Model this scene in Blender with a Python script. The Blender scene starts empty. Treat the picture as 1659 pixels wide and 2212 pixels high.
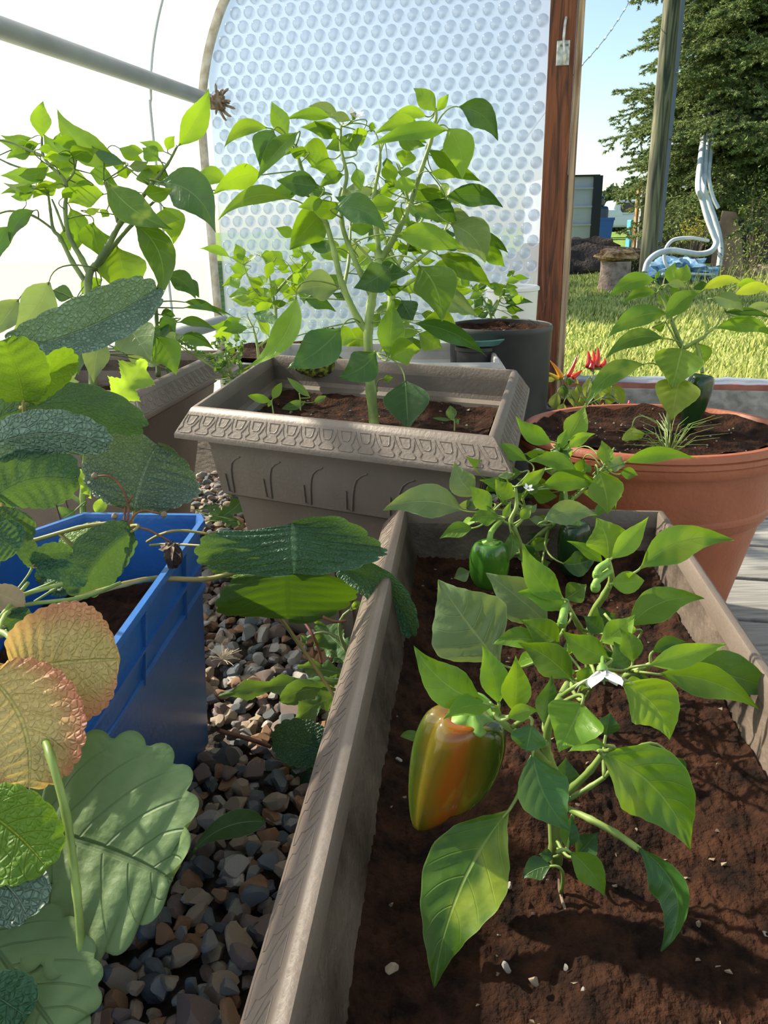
import bpy, bmesh, math, random
from mathutils import Vector, Matrix, noise
random.seed(7)
S = bpy.context.scene
COL = S.collection
R_ = math.radians
# ---------------------------------------------------------------- camera
W, H, F = 1659.0, 2212.0, 1700.0
CAM = Vector((0, 0, 0.62)); PITCH = R_(20.0); ROLL = R_(1.1)
fwd = Vector((0, math.cos(PITCH), -math.sin(PITCH)))
up0 = Vector((0, math.sin(PITCH), math.cos(PITCH))); rt0 = Vector((1, 0, 0))
rt = rt0*math.cos(ROLL) - up0*math.sin(ROLL)
up = up0*math.cos(ROLL) + rt0*math.sin(ROLL)
cd = bpy.data.cameras.new('camera'); cam = bpy.data.objects.new('camera', cd); COL.objects.link(cam)
cd.sensor_fit = 'VERTICAL'; cd.sensor_height = 36.0; cd.lens = 36.0*F/H
cd.clip_start = 0.02; cd.clip_end = 500
M = Matrix((rt, up, -fwd)).transposed().to_4x4(); M.translation = CAM
cam.matrix_world = M
S.camera = cam
# ---------------------------------------------------------------- light
SUN_AZ, SUN_EL = R_(-60), R_(36)
wd = bpy.data.worlds.new('world'); S.world = wd; wd.use_nodes = True
nt = wd.node_tree; nt.nodes.clear()
sky = nt.nodes.new('ShaderNodeTexSky'); sky.sky_type = 'NISHITA'; sky.sun_disc = False
sky.sun_elevation = SUN_EL; sky.sun_rotation = SUN_AZ; sky.air_density = 1.0; sky.dust_density = 1.0; sky.ozone_density = 1.6
bg = nt.nodes.new('ShaderNodeBackground'); bg.inputs['Strength'].default_value = 0.60
wo = nt.nodes.new('ShaderNodeOutputWorld')
nt.links.new(sky.outputs[0], bg.inputs[0]); nt.links.new(bg.outputs[0], wo.inputs[0])
sd = bpy.data.lights.new('sun', 'SUN'); sd.energy = 32.0; sd.color = (1.0, 0.91, 0.74); sd.angle = R_(1.2)
so = bpy.data.objects.new('sun', sd); COL.objects.link(so)
sdir = Vector((math.sin(SUN_AZ)*math.cos(SUN_EL), math.cos(SUN_AZ)*math.cos(SUN_EL), math.sin(SUN_EL)))
so.rotation_euler = sdir.to_track_quat('Z', 'Y').to_euler(); so.location = sdir*20
S.view_settings.view_transform = 'Standard'; S.view_settings.look = 'None'
S.view_settings.gamma = 1.0; S.view_settings.use_curve_mapping = False
S.view_settings.exposure = -1.3
try:
    S.cycles.max_bounces = 8; S.cycles.transparent_max_bounces = 12; S.cycles.transmission_bounces = 6
    S.cycles.sample_clamp_indirect = 6.0
except Exception: pass
# ---------------------------------------------------------------- measuring helpers
def ray(px, py):
    return fwd + rt*((px-W/2)/F) - up*((py-H/2)/F)
def P(px, py, t): return CAM + ray(px, py)*t
def hz(px, py, z):
    r = ray(px, py); return CAM + r*((z-CAM.z)/r.z)
YAW = R_(12.0); WX = Vector((math.cos(YAW), -math.sin(YAW), 0)); WY = Vector((math.sin(YAW), math.cos(YAW), 0))
WP = Vector((0, 2.6, 0))
def hw(px, py, off=0.0):           # on the greenhouse end wall, off metres nearer
    r = ray(px, py); p0 = WP - WY*off
    return CAM + r*((p0-CAM).dot(WY)/r.dot(WY))
def depth(p): return (p-CAM).dot(fwd)
# ---------------------------------------------------------------- object helpers
def link(name, me, mats=None, parent=None):
    o = bpy.data.objects.new(name, me); COL.objects.link(o)
    if mats:
        for m in (mats if isinstance(mats, (list, tuple)) else [mats]): me.materials.append(m)
    if parent: o.parent = parent
    return o
def tag(o, label, cat, group=None, kind=None):
    o['label'] = label
    if cat: o['category'] = cat
    if group: o['group'] = group
    if kind: o['kind'] = kind
    return o
def thing(name, loc, label, cat, group=None):
    o = bpy.data.objects.new(name, None); COL.objects.link(o); o.location = loc; o.empty_display_size = 0.05
    return tag(o, label, cat, group)
def par(o, root):                  # keep world placement
    o.parent = root; o.matrix_parent_inverse = Matrix.Translation(-Vector(root.location)) if root.type == 'EMPTY' else root.matrix_world.inverted()
    return o
class MB:
    def __init__(s): s.v = []; s.f = []; s.m = []; s.uv = {}
    def add(s, vs, fs, mi=0):
        n = len(s.v); s.v += [tuple(x) for x in vs]
        for f in fs: s.f.append(tuple(i+n for i in f)); s.m.append(mi)
        return n
    def box(s, c, size, mi=0, rot=0, mat=None):
        sx, sy, sz = [k/2 for k in size]
        vs = [Vector((x, y, z)) for x in (-sx, sx) for y in (-sy, sy) for z in (-sz, sz)]
        if mat is None: mat = Matrix.Rotation(rot, 4, 'Z')
        vs = [mat @ v + Vector(c) for v in vs]
        s.add(vs, [(0,1,3,2),(4,6,7,5),(0,4,5,1),(2,3,7,6),(0,2,6,4),(1,5,7,3)], mi)
    def tube(s, pts, rad, n=8, mi=0, cap=True, closed=False):
        pts = [Vector(p) for p in pts]; k = len(pts)
        if not isinstance(rad, (list, tuple)): rad = [rad]*k
        vs = []; prev = None
        for i, p in enumerate(pts):
            if closed: t = pts[(i+1) % k]-pts[i-1]
            else: t = pts[min(i+1, k-1)]-pts[max(i-1, 0)]
            if t.length < 1e-9: t = Vector((0, 0, 1))
            t.normalize()
            a = prev if prev is not None else (Vector((1, 0, 0)) if abs(t.x) < .8 else Vector((0, 1, 0)))
            a = a-t*a.dot(t)
            if a.length < 1e-6: a = t.orthogonal()
            a.normalize(); prev = a; b = t.cross(a)
            for j in range(n):
                th = 2*math.pi*j/n; vs.append(p+(a*math.cos(th)+b*math.sin(th))*rad[i])
        fs = []
        for i in range(k if closed else k-1):
            i2 = (i+1) % k
            for j in range(n):
                fs.append((i*n+j, i*n+(j+1) % n, i2*n+(j+1) % n, i2*n+j))
        if cap and not closed:
            fs.append(tuple(range(n))[::-1]); fs.append(tuple((k-1)*n+j for j in range(n)))
        s.add(vs, fs, mi)
    def lathe(s, prof, c, n=40, mi=0):
        c = Vector(c); vs = []; fs = []
        for r, z in prof:
            for j in range(n):
                th = 2*math.pi*j/n; vs.append(c+Vector((r*math.cos(th), r*math.sin(th), z)))
        for i in range(len(prof)-1):
            for j in range(n): fs.append((i*n+j, i*n+(j+1) % n, (i+1)*n+(j+1) % n, (i+1)*n+j))
        s.add(vs, fs, mi)
    def rings(s, rings, mi=0, capend=False, capstart=False):
        n = len(rings[0]); vs = [p for r in rings for p in r]; fs = []
        for i in range(len(rings)-1):
            for j in range(n): fs.append((i*n+j, i*n+(j+1) % n, (i+1)*n+(j+1) % n, (i+1)*n+j))
        if capend: fs.append(tuple((len(rings)-1)*n+j for j in range(n)))
        if capstart: fs.append(tuple(range(n))[::-1])
        s.add(vs, fs, mi)
    def build(s, name, mats, parent=None, smooth=True, origin=None, bevel=0, angle=40):
        o0 = Vector(origin) if origin is not None else Vector((0, 0, 0))
        me = bpy.data.meshes.new(name); me.from_pydata([tuple(Vector(v)-o0) for v in s.v], [], s.f); me.update()
        o = link(name, me, mats)
        me.polygons.foreach_set('material_index', s.m)
        if smooth:
            me.polygons.foreach_set('use_smooth', [True]*len(me.polygons))
            if angle < 180:
                try: me.set_sharp_from_angle(angle=R_(angle))
                except Exception: pass
        o.location = o0
        if bevel:
            b = o.modifiers.new('bevel', 'BEVEL'); b.width = bevel; b.segments = 2; b.limit_method = 'ANGLE'; b.angle_limit = R_(35)
        if parent: par(o, parent)
        return o
def smooth_path(pts, n=6):
    pts = [Vector(p) for p in pts]
    if len(pts) < 3:
        return [pts[0].lerp(pts[-1], i/n) for i in range(n+1)]
    out = []
    for i in range(len(pts)-1):
        p0 = pts[max(i-1, 0)]; p1 = pts[i]; p2 = pts[i+1]; p3 = pts[min(i+2, len(pts)-1)]
        for k in range(n):
            t = k/n
            out.append(0.5*((2*p1)+(p2-p0)*t+(2*p0-5*p1+4*p2-p3)*t*t+(3*p1-p0-3*p2+p3)*t**3))
    out.append(pts[-1]); return out
# ---------------------------------------------------------------- material helpers
def mat(name, col, rough=0.6, spec=0.5, metal=0.0):
    m = bpy.data.materials.new(name); m.use_nodes = True
    b = m.node_tree.nodes['Principled BSDF']
    b.inputs['Base Color'].default_value = (*col, 1); b.inputs['Roughness'].default_value = rough
    b.inputs['Specular IOR Level'].default_value = spec; b.inputs['Metallic'].default_value = metal
    return m
def nd(m, t, **k):
    n = m.node_tree.nodes.new(t)
    for a, v in k.items(): setattr(n, a, v)
    return n
def ln(m, a, b): m.node_tree.links.new(a, b)
def bsdf(m): return m.node_tree.nodes['Principled BSDF']
def noisy(m, c1, c2, scale=8, detail=6, lo=.35, hi=.65, bump=0, bscale=None, stretch=None, dist=0, rough=None, obj=True, bdist=0.01):
    """two-colour noise on the base colour and a noise bump"""
    tc = nd(m, 'ShaderNodeTexCoord'); src = tc.outputs['Object']
    if stretch:
        mp = nd(m, 'ShaderNodeMapping'); mp.inputs['Scale'].default_value = stretch; ln(m, src, mp.inputs[0]); src = mp.outputs[0]
    nz = nd(m, 'ShaderNodeTexNoise'); nz.inputs['Scale'].default_value = scale; nz.inputs['Detail'].default_value = detail
    nz.inputs['Distortion'].default_value = dist; ln(m, src, nz.inputs['Vector'])
    cr = nd(m, 'ShaderNodeValToRGB'); cr.color_ramp.elements[0].position = lo; cr.color_ramp.elements[1].position = hi
    cr.color_ramp.elements[0].color = (*c1, 1); cr.color_ramp.elements[1].color = (*c2, 1)
    ln(m, nz.outputs[0], cr.inputs[0]); ln(m, cr.outputs[0], bsdf(m).inputs['Base Color'])
    if bump:
        n2 = nd(m, 'ShaderNodeTexNoise'); n2.inputs['Scale'].default_value = bscale or scale*4; n2.inputs['Detail'].default_value = 8; ln(m, src, n2.inputs['Vector'])
        bp = nd(m, 'ShaderNodeBump'); bp.inputs['Strength'].default_value = bump; bp.inputs['Distance'].default_value = bdist
        ln(m, n2.outputs[0], bp.inputs['Height']); ln(m, bp.outputs[0], bsdf(m).inputs['Normal'])
    return m
def mth(m, op, a, b=None, c=None, clamp=False):
    n = nd(m, 'ShaderNodeMath', operation=op); n.use_clamp = clamp
    for i, x in enumerate((a, b, c)):
        if x is None: continue
        if isinstance(x, (int, float)): n.inputs[i].default_value = x
        else: ln(m, x, n.inputs[i])
    return n.outputs[0]
def mixc(m, f, a, b, bt='MIX'):
    n = nd(m, 'ShaderNodeMix', data_type='RGBA', blend_type=bt)
    if isinstance(f, (int, float)): n.inputs[0].default_value = f
    else: ln(m, f, n.inputs[0])
    for i, x in ((6, a), (7, b)):
        if isinstance(x, tuple): n.inputs[i].default_value = (*x, 1)
        else: ln(m, x, n.inputs[i])
    return n.outputs[2]
def sstep(m, x, a, b):
    n = nd(m, 'ShaderNodeMapRange', interpolation_type='SMOOTHSTEP'); ln(m, x, n.inputs[0])
    n.inputs[1].default_value = a; n.inputs[2].default_value = b
    return n.outputs[0]
def leafmat(name, top, vein, under, veins=7, rough=0.42, trans=0.4, tcol=None, spots=None, spotlo=.6, bump=.35, edge=None, coat=0.0, vein_w=.05, fine=0.0, slant=.20, lat_s=.40):
    m = bpy.data.materials.new(name); m.use_nodes = True; b = bsdf(m)
    uv = nd(m, 'ShaderNodeUVMap'); uv.uv_map = 'uv'; sp = nd(m, 'ShaderNodeSeparateXYZ'); ln(m, uv.outputs[0], sp.inputs[0])
    u = sp.outputs[0]; v = sp.outputs[1]
    av = mth(m, 'ABSOLUTE', v)
    mid = mth(m, 'SUBTRACT', 1.0, sstep(m, av, .012, .05))
    fr = mth(m, 'FRACT', mth(m, 'MULTIPLY', mth(m, 'SUBTRACT', mth(m, 'ADD', u, 1.0), mth(m, 'MULTIPLY', mth(m, 'POWER', av, 1.3), slant)), float(veins)))
    dv = mth(m, 'ABSOLUTE', mth(m, 'SUBTRACT', fr, .5))       # 0 at vein
    lat = mth(m, 'SUBTRACT', 1.0, sstep(m, dv, 0.0, vein_w))
    lat = mth(m, 'MULTIPLY', lat, mth(m, 'SUBTRACT', 1.0, sstep(m, av, .55, .98)))
    vm = mth(m, 'MAXIMUM', mid, mth(m, 'MULTIPLY', lat, lat_s))
    tc = nd(m, 'ShaderNodeTexCoord')
    nz = nd(m, 'ShaderNodeTexNoise'); nz.inputs['Scale'].default_value = 38; nz.inputs['Detail'].default_value = 4; ln(m, tc.outputs['Object'], nz.inputs['Vector'])
    oi = nd(m, 'ShaderNodeObjectInfo')
    var = mth(m, 'ADD', mth(m, 'MULTIPLY', nz.outputs[0], .7), mth(m, 'MULTIPLY', oi.outputs['Random'], .5))
    lo = tuple(c*.72 for c in top); hi = tuple(min(1, c*1.3) for c in top)
    c = mixc(m, sstep(m, var, .25, .95), lo, hi)
    if spots:
        n3 = nd(m, 'ShaderNodeTexNoise'); n3.inputs['Scale'].default_value = 22; n3.inputs['Detail'].default_value = 2; ln(m, tc.outputs['Object'], n3.inputs['Vector'])
        c = mixc(m, sstep(m, n3.outputs[0], spotlo, spotlo+.14), c, spots)
    if edge: c = mixc(m, sstep(m, av, .35, 1.0), c, edge)
    else: c = mixc(m, mth(m, 'MULTIPLY', sstep(m, av, .95, 1.0), .6), c, vein)
    c = mixc(m, mth(m, 'MULTIPLY', vm, .75), c, vein)
    geo = nd(m, 'ShaderNodeNewGeometry')
    cu = mixc(m, mth(m, 'MULTIPLY', vm, .5), under, vein)
    cc = mixc(m, geo.outputs['Backfacing'], c, cu)
    ln(m, cc, b.inputs['Base Color']); b.inputs['Roughness'].default_value = rough; b.inputs['Specular IOR Level'].default_value = .45
    bp = nd(m, 'ShaderNodeBump'); bp.inputs['Strength'].default_value = bump; bp.inputs['Distance'].default_value = .003
    n4 = nd(m, 'ShaderNodeTexNoise'); n4.inputs['Scale'].default_value = 180; n4.inputs['Detail'].default_value = 3; ln(m, tc.outputs['Object'], n4.inputs['Vector'])
    vo = nd(m, 'ShaderNodeTexVoronoi', feature='DISTANCE_TO_EDGE'); vo.inputs['Scale'].default_value = 260; ln(m, tc.outputs['Object'], vo.inputs['Vector'])
    n6 = nd(m, 'ShaderNodeTexNoise'); n6.inputs['Scale'].default_value = 55; n6.inputs['Detail'].default_value = 2; ln(m, tc.outputs['Object'], n6.inputs['Vector'])
    hgt = mth(m, 'SUBTRACT', mth(m, 'ADD', mth(m, 'MULTIPLY', n4.outputs[0], .35), mth(m, 'MULTIPLY', n6.outputs[0], 1.6)), vm)
    if fine: hgt = mth(m, 'ADD', hgt, mth(m, 'MULTIPLY', sstep(m, vo.outputs[0], 0, .25), fine))
    ln(m, hgt, bp.inputs['Height']); ln(m, bp.outputs[0], b.inputs['Normal'])
    tr = nd(m, 'ShaderNodeBsdfTranslucent')
    tcol = tcol or (min(1, top[0]*2.6), min(1, top[1]*2.0), top[2]*.6)
    ct = mixc(m, mth(m, 'MULTIPLY', vm, .45), tcol, tuple(k*.45 for k in tcol)); ct = mixc(m, mth(m, 'MULTIPLY', sstep(m, var, .3, .9), .35), ct, tuple(min(1, k*1.3) for k in tcol))
    ln(m, ct, tr.inputs[0])
    mx = nd(m, 'ShaderNodeMixShader'); mx.inputs[0].default_value = trans
    ln(m, b.outputs[0], mx.inputs[1]); ln(m, tr.outputs[0], mx.inputs[2])
    ln(m, mx.outputs[0], m.node_tree.nodes['Material Output'].inputs[0])
    return m
# ================================================================ materials
M_taupe = noisy(mat('taupe_plastic', (.2, .17, .15), .52), (.14, .108, .086), (.20, .158, .13), 9, 6, .3, .7, .12, 220)
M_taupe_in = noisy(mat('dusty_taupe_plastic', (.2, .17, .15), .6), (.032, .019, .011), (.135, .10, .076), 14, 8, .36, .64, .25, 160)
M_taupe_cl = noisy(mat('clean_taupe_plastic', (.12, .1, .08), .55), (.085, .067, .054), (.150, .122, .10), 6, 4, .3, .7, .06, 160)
M_blue = noisy(mat('blue_plastic', (.03, .16, .6), .38), (.02, .11, .36), (.035, .17, .52), 5, 5, .3, .7, .1, 120)
M_terra = noisy(mat('terracotta_plastic', (.5, .17, .09), .5), (.29, .080, .036), (.40, .120, .055), 9, 6, .3, .65, .12, 150)
M_black = noisy(mat('black_plastic', (.02, .022, .024), .5), (.018, .02, .022), (.035, .037, .04), 10)
M_teal = mat('teal_plastic', (.07, .19, .18), .35)
M_white = mat('white_plastic', (.8, .8, .78), .4)
M_wlit = noisy(mat('sunlit_taupe_plastic', (.5, .5, .5), .5), (.38, .37, .37), (.55, .54, .53), 12)  # taupe planter plastic whitened, sunlight put into the colour
M_pipe = noisy(mat('galvanised_pipe', (.35, .36, .35), .5, .5, .3), (.26, .27, .265), (.32, .33, .325), 9, 3)
M_hoop = noisy(mat('weathered_hoop', (.5, .42, .33), .6), (.42, .34, .25), (.66, .60, .54), 30, 6, .35, .6)
M_soil = mat('potting_soil', (.05, .03, .02), .95, .15)
noisy(M_soil, (.010, .005, .0035), (.062, .025, .013), 46, 10, .36, .72, .9, 240, bdist=.006)
M_perl = mat('perlite', (.26, .20, .14), .8)
M_dirt = noisy(mat('gravel_bed', (.06, .05, .04), .95, .1), (.03, .026, .022), (.12, .10, .08), 60, 8, .3, .7, .6)
M_dsoil = noisy(mat('heaped_earth', (.05, .04, .035), .95, .1), (.035, .03, .028), (.12, .095, .08), 6, 10, .3, .7, .8, 30, bdist=.05)
def wood(name, c1, c2, scale=3.0, st=(22, 22, 1.2), rough=.65, dist=1.5, bump=.2):
    return noisy(mat(name, c1, rough), c1, c2, scale, 8, .35, .62, bump, scale*2, st, dist)
M_post = wood('red_stained_post', (.045, .012, .005), (.22, .065, .022), 2.2, (26, 26, 1.6))
M_jamb = wood('bare_wood_edge', (.16, .09, .05), (.50, .36, .24), 3, (20, 20, 1))
M_deck = noisy(mat('weathered_deck', (.3, .3, .3), .8), (.17, .162, .15), (.36, .35, .33), 3, 8, .3, .65, .25, 6, (2.0, 40, 10), .6)
M_redstrip = noisy(mat('red_strip', (.30, .08, .05), .6), (.20, .06, .05), (.42, .16, .11), 12)
M_steel = noisy(mat('old_steel', (.5, .5, .48), .35, .5, .8), (.35, .35, .33), (.7, .7, .66), 60)
# translucent film
def film(name, col, transp, rough=.3, gloss=.04, stain=None, scol=(.5, .55, .58), dfs=.35):
    m = bpy.data.materials.new(name); m.use_nodes = True; N = m.node_tree; N.nodes.clear()
    out = N.nodes.new('ShaderNodeOutputMaterial')
    tl = N.nodes.new('ShaderNodeBsdfTranslucent'); df = N.nodes.new('ShaderNodeBsdfDiffuse'); tp = N.nodes.new('ShaderNodeBsdfTransparent')
    gl = N.nodes.new('ShaderNodeBsdfGlossy'); gl.inputs['Roughness'].default_value = rough; gl.inputs[0].default_value = (.9, .95, 1, 1)
    a = N.nodes.new('ShaderNodeMixShader'); a.inputs[0].default_value = dfs
    N.links.new(tl.outputs[0], a.inputs[1]); N.links.new(df.outputs[0], a.inputs[2])
    b = N.nodes.new('ShaderNodeMixShader'); b.inputs[0].default_value = transp
    N.links.new(a.outputs[0], b.inputs[1]); N.links.new(tp.outputs[0], b.inputs[2])
    c = N.nodes.new('ShaderNodeMixShader'); c.inputs[0].default_value = gloss
    N.links.new(b.outputs[0], c.inputs[1]); N.links.new(gl.outputs[0], c.inputs[2]); N.links.new(c.outputs[0], out.inputs[0])
    tl.inputs[0].default_value = (*col, 1); df.inputs[0].default_value = (*col, 1); tp.inputs[0].default_value = (*[min(1, k+.1) for k in col], 1)
    if stain:
        tc = N.nodes.new('ShaderNodeTexCoord'); nz = N.nodes.new('ShaderNodeTexNoise'); nz.inputs['Scale'].default_value = stain; nz.inputs['Detail'].default_value = 6
        N.links.new(tc.outputs['Object'], nz.inputs['Vector'])
        s = sstep(m, nz.outputs[0], .62, .72); cc = mixc(m, s, col, scol)
        N.links.new(cc, tl.inputs[0]); N.links.new(cc, df.inputs[0]); N.links.new(cc, tp.inputs[0])
    return m
M_film = film('clear_greenhouse_film', (.95, .95, .93), .66, stain=2.2, dfs=.12)
M_film2 = film('roof_film', (.92, .90, .84), .50, dfs=.75)
M_bub_sheet = film('bubble_sheet', (.58, .64, .74), .38, .25, .07)
M_bub_dome = film('bubble_dome', (.64, .70, .80), .50, .12, .12)
# ================================================================ setting
def quadplane(name, pts, m, kind='structure'):
    me = bpy.data.meshes.new(name); me.from_pydata([tuple(p) for p in pts], [], [tuple(range(len(pts)))])
    o = link(name, me, m); o['kind'] = kind; return o
def W2(s, n, z): return WX*s + WY*n + Vector((0, 0, z))      # tunnel frame: s across, n along
NW = WP.dot(WY)                                             # end wall's n
quadplane('floor', [W2(-1.35, -1.2, -.012), W2(1.7, -1.2, -.012), W2(1.7, NW+.05, -.012), W2(-1.35, NW+.05, -.012)], M_dirt)
# deck of boards running across
dl = hz(1238, 935, .02).dot(WX)
b = MB(); rr = random.Random(3)
n0 = -.25; bw = .163
while n0 < NW-.04:
    w = min(bw-.012, NW-.03-n0)
    b.box(W2((dl+1.68)/2+rr.uniform(-.004, .004), n0+w/2, .008), (1.68-dl, w, .024), rot=-YAW); n0 += bw
o = b.build('wooden_deck', M_deck, bevel=.003, smooth=False); o['kind'] = 'structure'
# hoop profile (s, z)
prof = [(-1.093, 0), (-1.093, .85), (-1.088, .95), (-1.078, 1.02), (-1.057, 1.10), (-1.022, 1.185), (-.975, 1.265), (-.86, 1.42), (-.68, 1.57), (-.4, 1.71), (0, 1.79), (.4, 1.78), (.8, 1.66), (1.15, 1.42), (1.4, 1.1), (1.5, .7), (1.52, 0)]
P3 = smooth_path([Vector((a, 0, z)) for a, z in prof], 4)
me = bpy.data.meshes.new('wall_left')
def extr(name, pts, n_a, n_b, m, rows=1):
    vs = []; fs = []
    k = len(pts)
    for j in range(rows+1):
        n = n_a+(n_b-n_a)*j/rows
        for p in pts: vs.append(tuple(W2(p.x, n, p.z)))
    for j in range(rows):
        for i in range(k-1): fs.append((j*k+i, j*k+i+1, (j+1)*k+i+1, (j+1)*k+i))
    me = bpy.data.meshes.new(name); me.from_pydata(vs, [], fs); me.polygons.foreach_set('use_smooth', [True]*len(fs))
    o = link(name, me, m); o['kind'] = 'structure'; return o
ia = next(i for i, p in enumerate(P3) if p.z > 1.5); ib = next(i for i, p in enumerate(P3) if p.x > 1.15)
extr('wall_left', P3[:ia+1], NW+.01, -1.2, M_film)
extr('ceiling', P3[ia:ib+1], NW+.01, -1.2, M_film2)
extr('wall_right', P3[ib:], NW+.01, -1.2, M_film2)
# end wall of bubble sheet
s0, s1, zt = -1.075, -.047, 1.62
quadplane('wall_back', [W2(s0, NW, 0), W2(s1, NW, 0), W2(s1, NW, zt), W2(-.62, NW, zt), W2(-.88, NW, 1.42), W2(-1.0, NW, 1.24), W2(-1.06, NW, 1.1)], M_bub_sheet)
b = MB(); pit = .0425; rb = .0178; row = 0; z = .03
while z < 1.5:
    s = s0+.01+(pit/2 if row % 2 else 0)
    while s < s1-.012:
        lim = s0 if z < 1.02 else s0+(z-1.02)*.42
        if s > lim+.01:
            c = W2(s, NW-.001, z); rings = []
            for (rf, hf) in ((1.0, 0), (.96, .25), (.82, .5), (.55, .68), (.2, .74)):
                rings.append([c+WX*(rb*rf*math.cos(a*math.pi/6))+Vector((0, 0, rb*rf*math.sin(a*math.pi/6)))-WY*(hf*.014) for a in range(12)])
            b.rings(rings, capend=True)
        s += pit
    z += pit*.845; row += 1
o = b.build('trim_1', M_bub_dome, angle=180); o['kind'] = 'structure'; o['label'] = 'rows of round air bubbles on the end wall sheet'
# hoop and pipes
b = MB(); b.tube([W2(p.x+.0, NW-.022, p.z) for p in P3], .0185, 12)
o = b.build('hoop_pipe', M_hoop); tag(o, 'weathered tan metal hoop arching up between side film and bubble end wall', 'pipe')
a1 = P(-60, 18, 1.42); a2 = hw(468, 218, .03)
pb_ = hw(462, 214, .04); d = WY
b = MB(); k = -NW-1.1
zz = pb_.z; b.tube([W2(-1.06, NW-.03, zz), W2(-1.06, .6, zz), W2(-1.06, -1.1, zz)], .021, 16)
o = b.build('purlin_pipe', M_pipe); tag(o, 'upper grey steel pipe sloping across the white side film to the hoop', 'pipe', None)
zz = hw(470, 690).z
b = MB(); b.tube([W2(-1.06, NW-.05, zz), W2(-1.06, .6, zz), W2(-1.06, -1.1, zz)], .021, 16)
o = b.build('purlin_pipe', M_pipe); tag(o, 'lower blue-grey steel pipe behind the left planter, near the ground', 'pipe', None)
# dry twig clump tied at the pipe joint
b = MB(); rr = random.Random(5); c0 = hw(470, 222, .06)
for i in range(26):
    v = Vector((rr.uniform(-.3, 1), rr.uniform(-.6, .3), rr.uniform(-.8, .9))).normalized()*rr.uniform(.02, .055)
    b.tube(smooth_path([c0-v*.4, c0+v*.5+Vector((0, 0, rr.uniform(-.01, .01))), c0+v], 3), [.004]*6+[.001], 5)
b.box(c0, (.04, .03, .035), rot=.4)
M_twig = noisy(mat('dry_twig', (.16, .11, .07), .8), (.09, .06, .04), (.3, .22, .15), 60)
o = b.build('pipe_tie', M_twig); tag(o, 'ragged brown tie where the upper pipe meets the hoop', 'tie')
# seam ribs on the side film
b = MB(); sv = None
r = ray(322, 200); t = (-1.087-CAM.dot(WX))/r.dot(WX); q = CAM+r*t; nseam = q.dot(WY)
b.tube([W2(p.x+.004, nseam, p.z) for p in P3], .004, 6)
M_seam = mat('film_seam', (.42, .46, .5), .5)
o = b.build('trim_2', M_seam); o['kind'] = 'structure'
# door post
sl = -.047; pt = thing('door_post', W2(sl+.04, NW, 0), 'dark red-brown wooden door post beside the bubble wall', 'post')
b = MB(); b.box(W2(sl+.036, NW+.03, .85), (.072, .10, 1.7), rot=-YAW); b.build('board', M_post, pt, smooth=False, bevel=.003)
b = MB(); b.box(W2(sl+.083, NW+.02, .85), (.020, .075, 1.7), rot=-YAW); b.build('jamb', M_jamb, pt, smooth=False, bevel=.003)['label'] = 'pale bare-wood edge strip'
lp = hw(1216, 118, .0); lp = W2(lp.dot(WX), NW-.021, lp.z)
b = MB(); b.box(lp, (.036, .004, .062), rot=-YAW); lat = b.build('latch_plate', M_steel, pt, smooth=False, bevel=.004)
b = MB(); b.tube(smooth_path([lp+Vector((0, -.006, -.028)), lp+Vector((.003, -.012, -.005)), lp+Vector((-.002, -.010, .03)), lp+Vector((0, -.008, .07)), lp+Vector((.003, -.003, .085))], 4), [.006]*6+[.004]*11, 8)
b.tube([lp+Vector((-.010, -.004, .02)), lp+Vector((.012, -.008, .02))], .004, 6); b.build('latch_hook', M_steel, lat)
# door sill
zb = .02; z1 = hw(1400, 838).z; z2 = hw(1400, 824).z
sw = (.045, 1.5)
st_ = thing('door_sill', W2(.6, NW, .02), 'low grey wooden sill with red strip across the open doorway', 'sill')
b = MB(); b.box(W2(.775, NW+.005, (zb+z1)/2), (1.46, .04, z1-zb), rot=-YAW); b.build('board', M_deck, st_, smooth=False, bevel=.002)
b = MB(); b.box(W2(.775, NW+.01, z1+.008), (1.46, .04, .016), rot=-YAW); b.build('red_strip', M_redstrip, st_, smooth=False)
b = MB(); rr = random.Random(9)
b.tube([W2(.05+i*.03, NW-.002+rr.uniform(-.003, .003), z1+.026+rr.uniform(-.002, .003)) for i in range(49)], [.010+rr.uniform(-.002, .003) for i in range(49)], 8)
b.build('film_roll', M_bub_sheet, st_)['label'] = 'rolled edge of bubble film'
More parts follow.
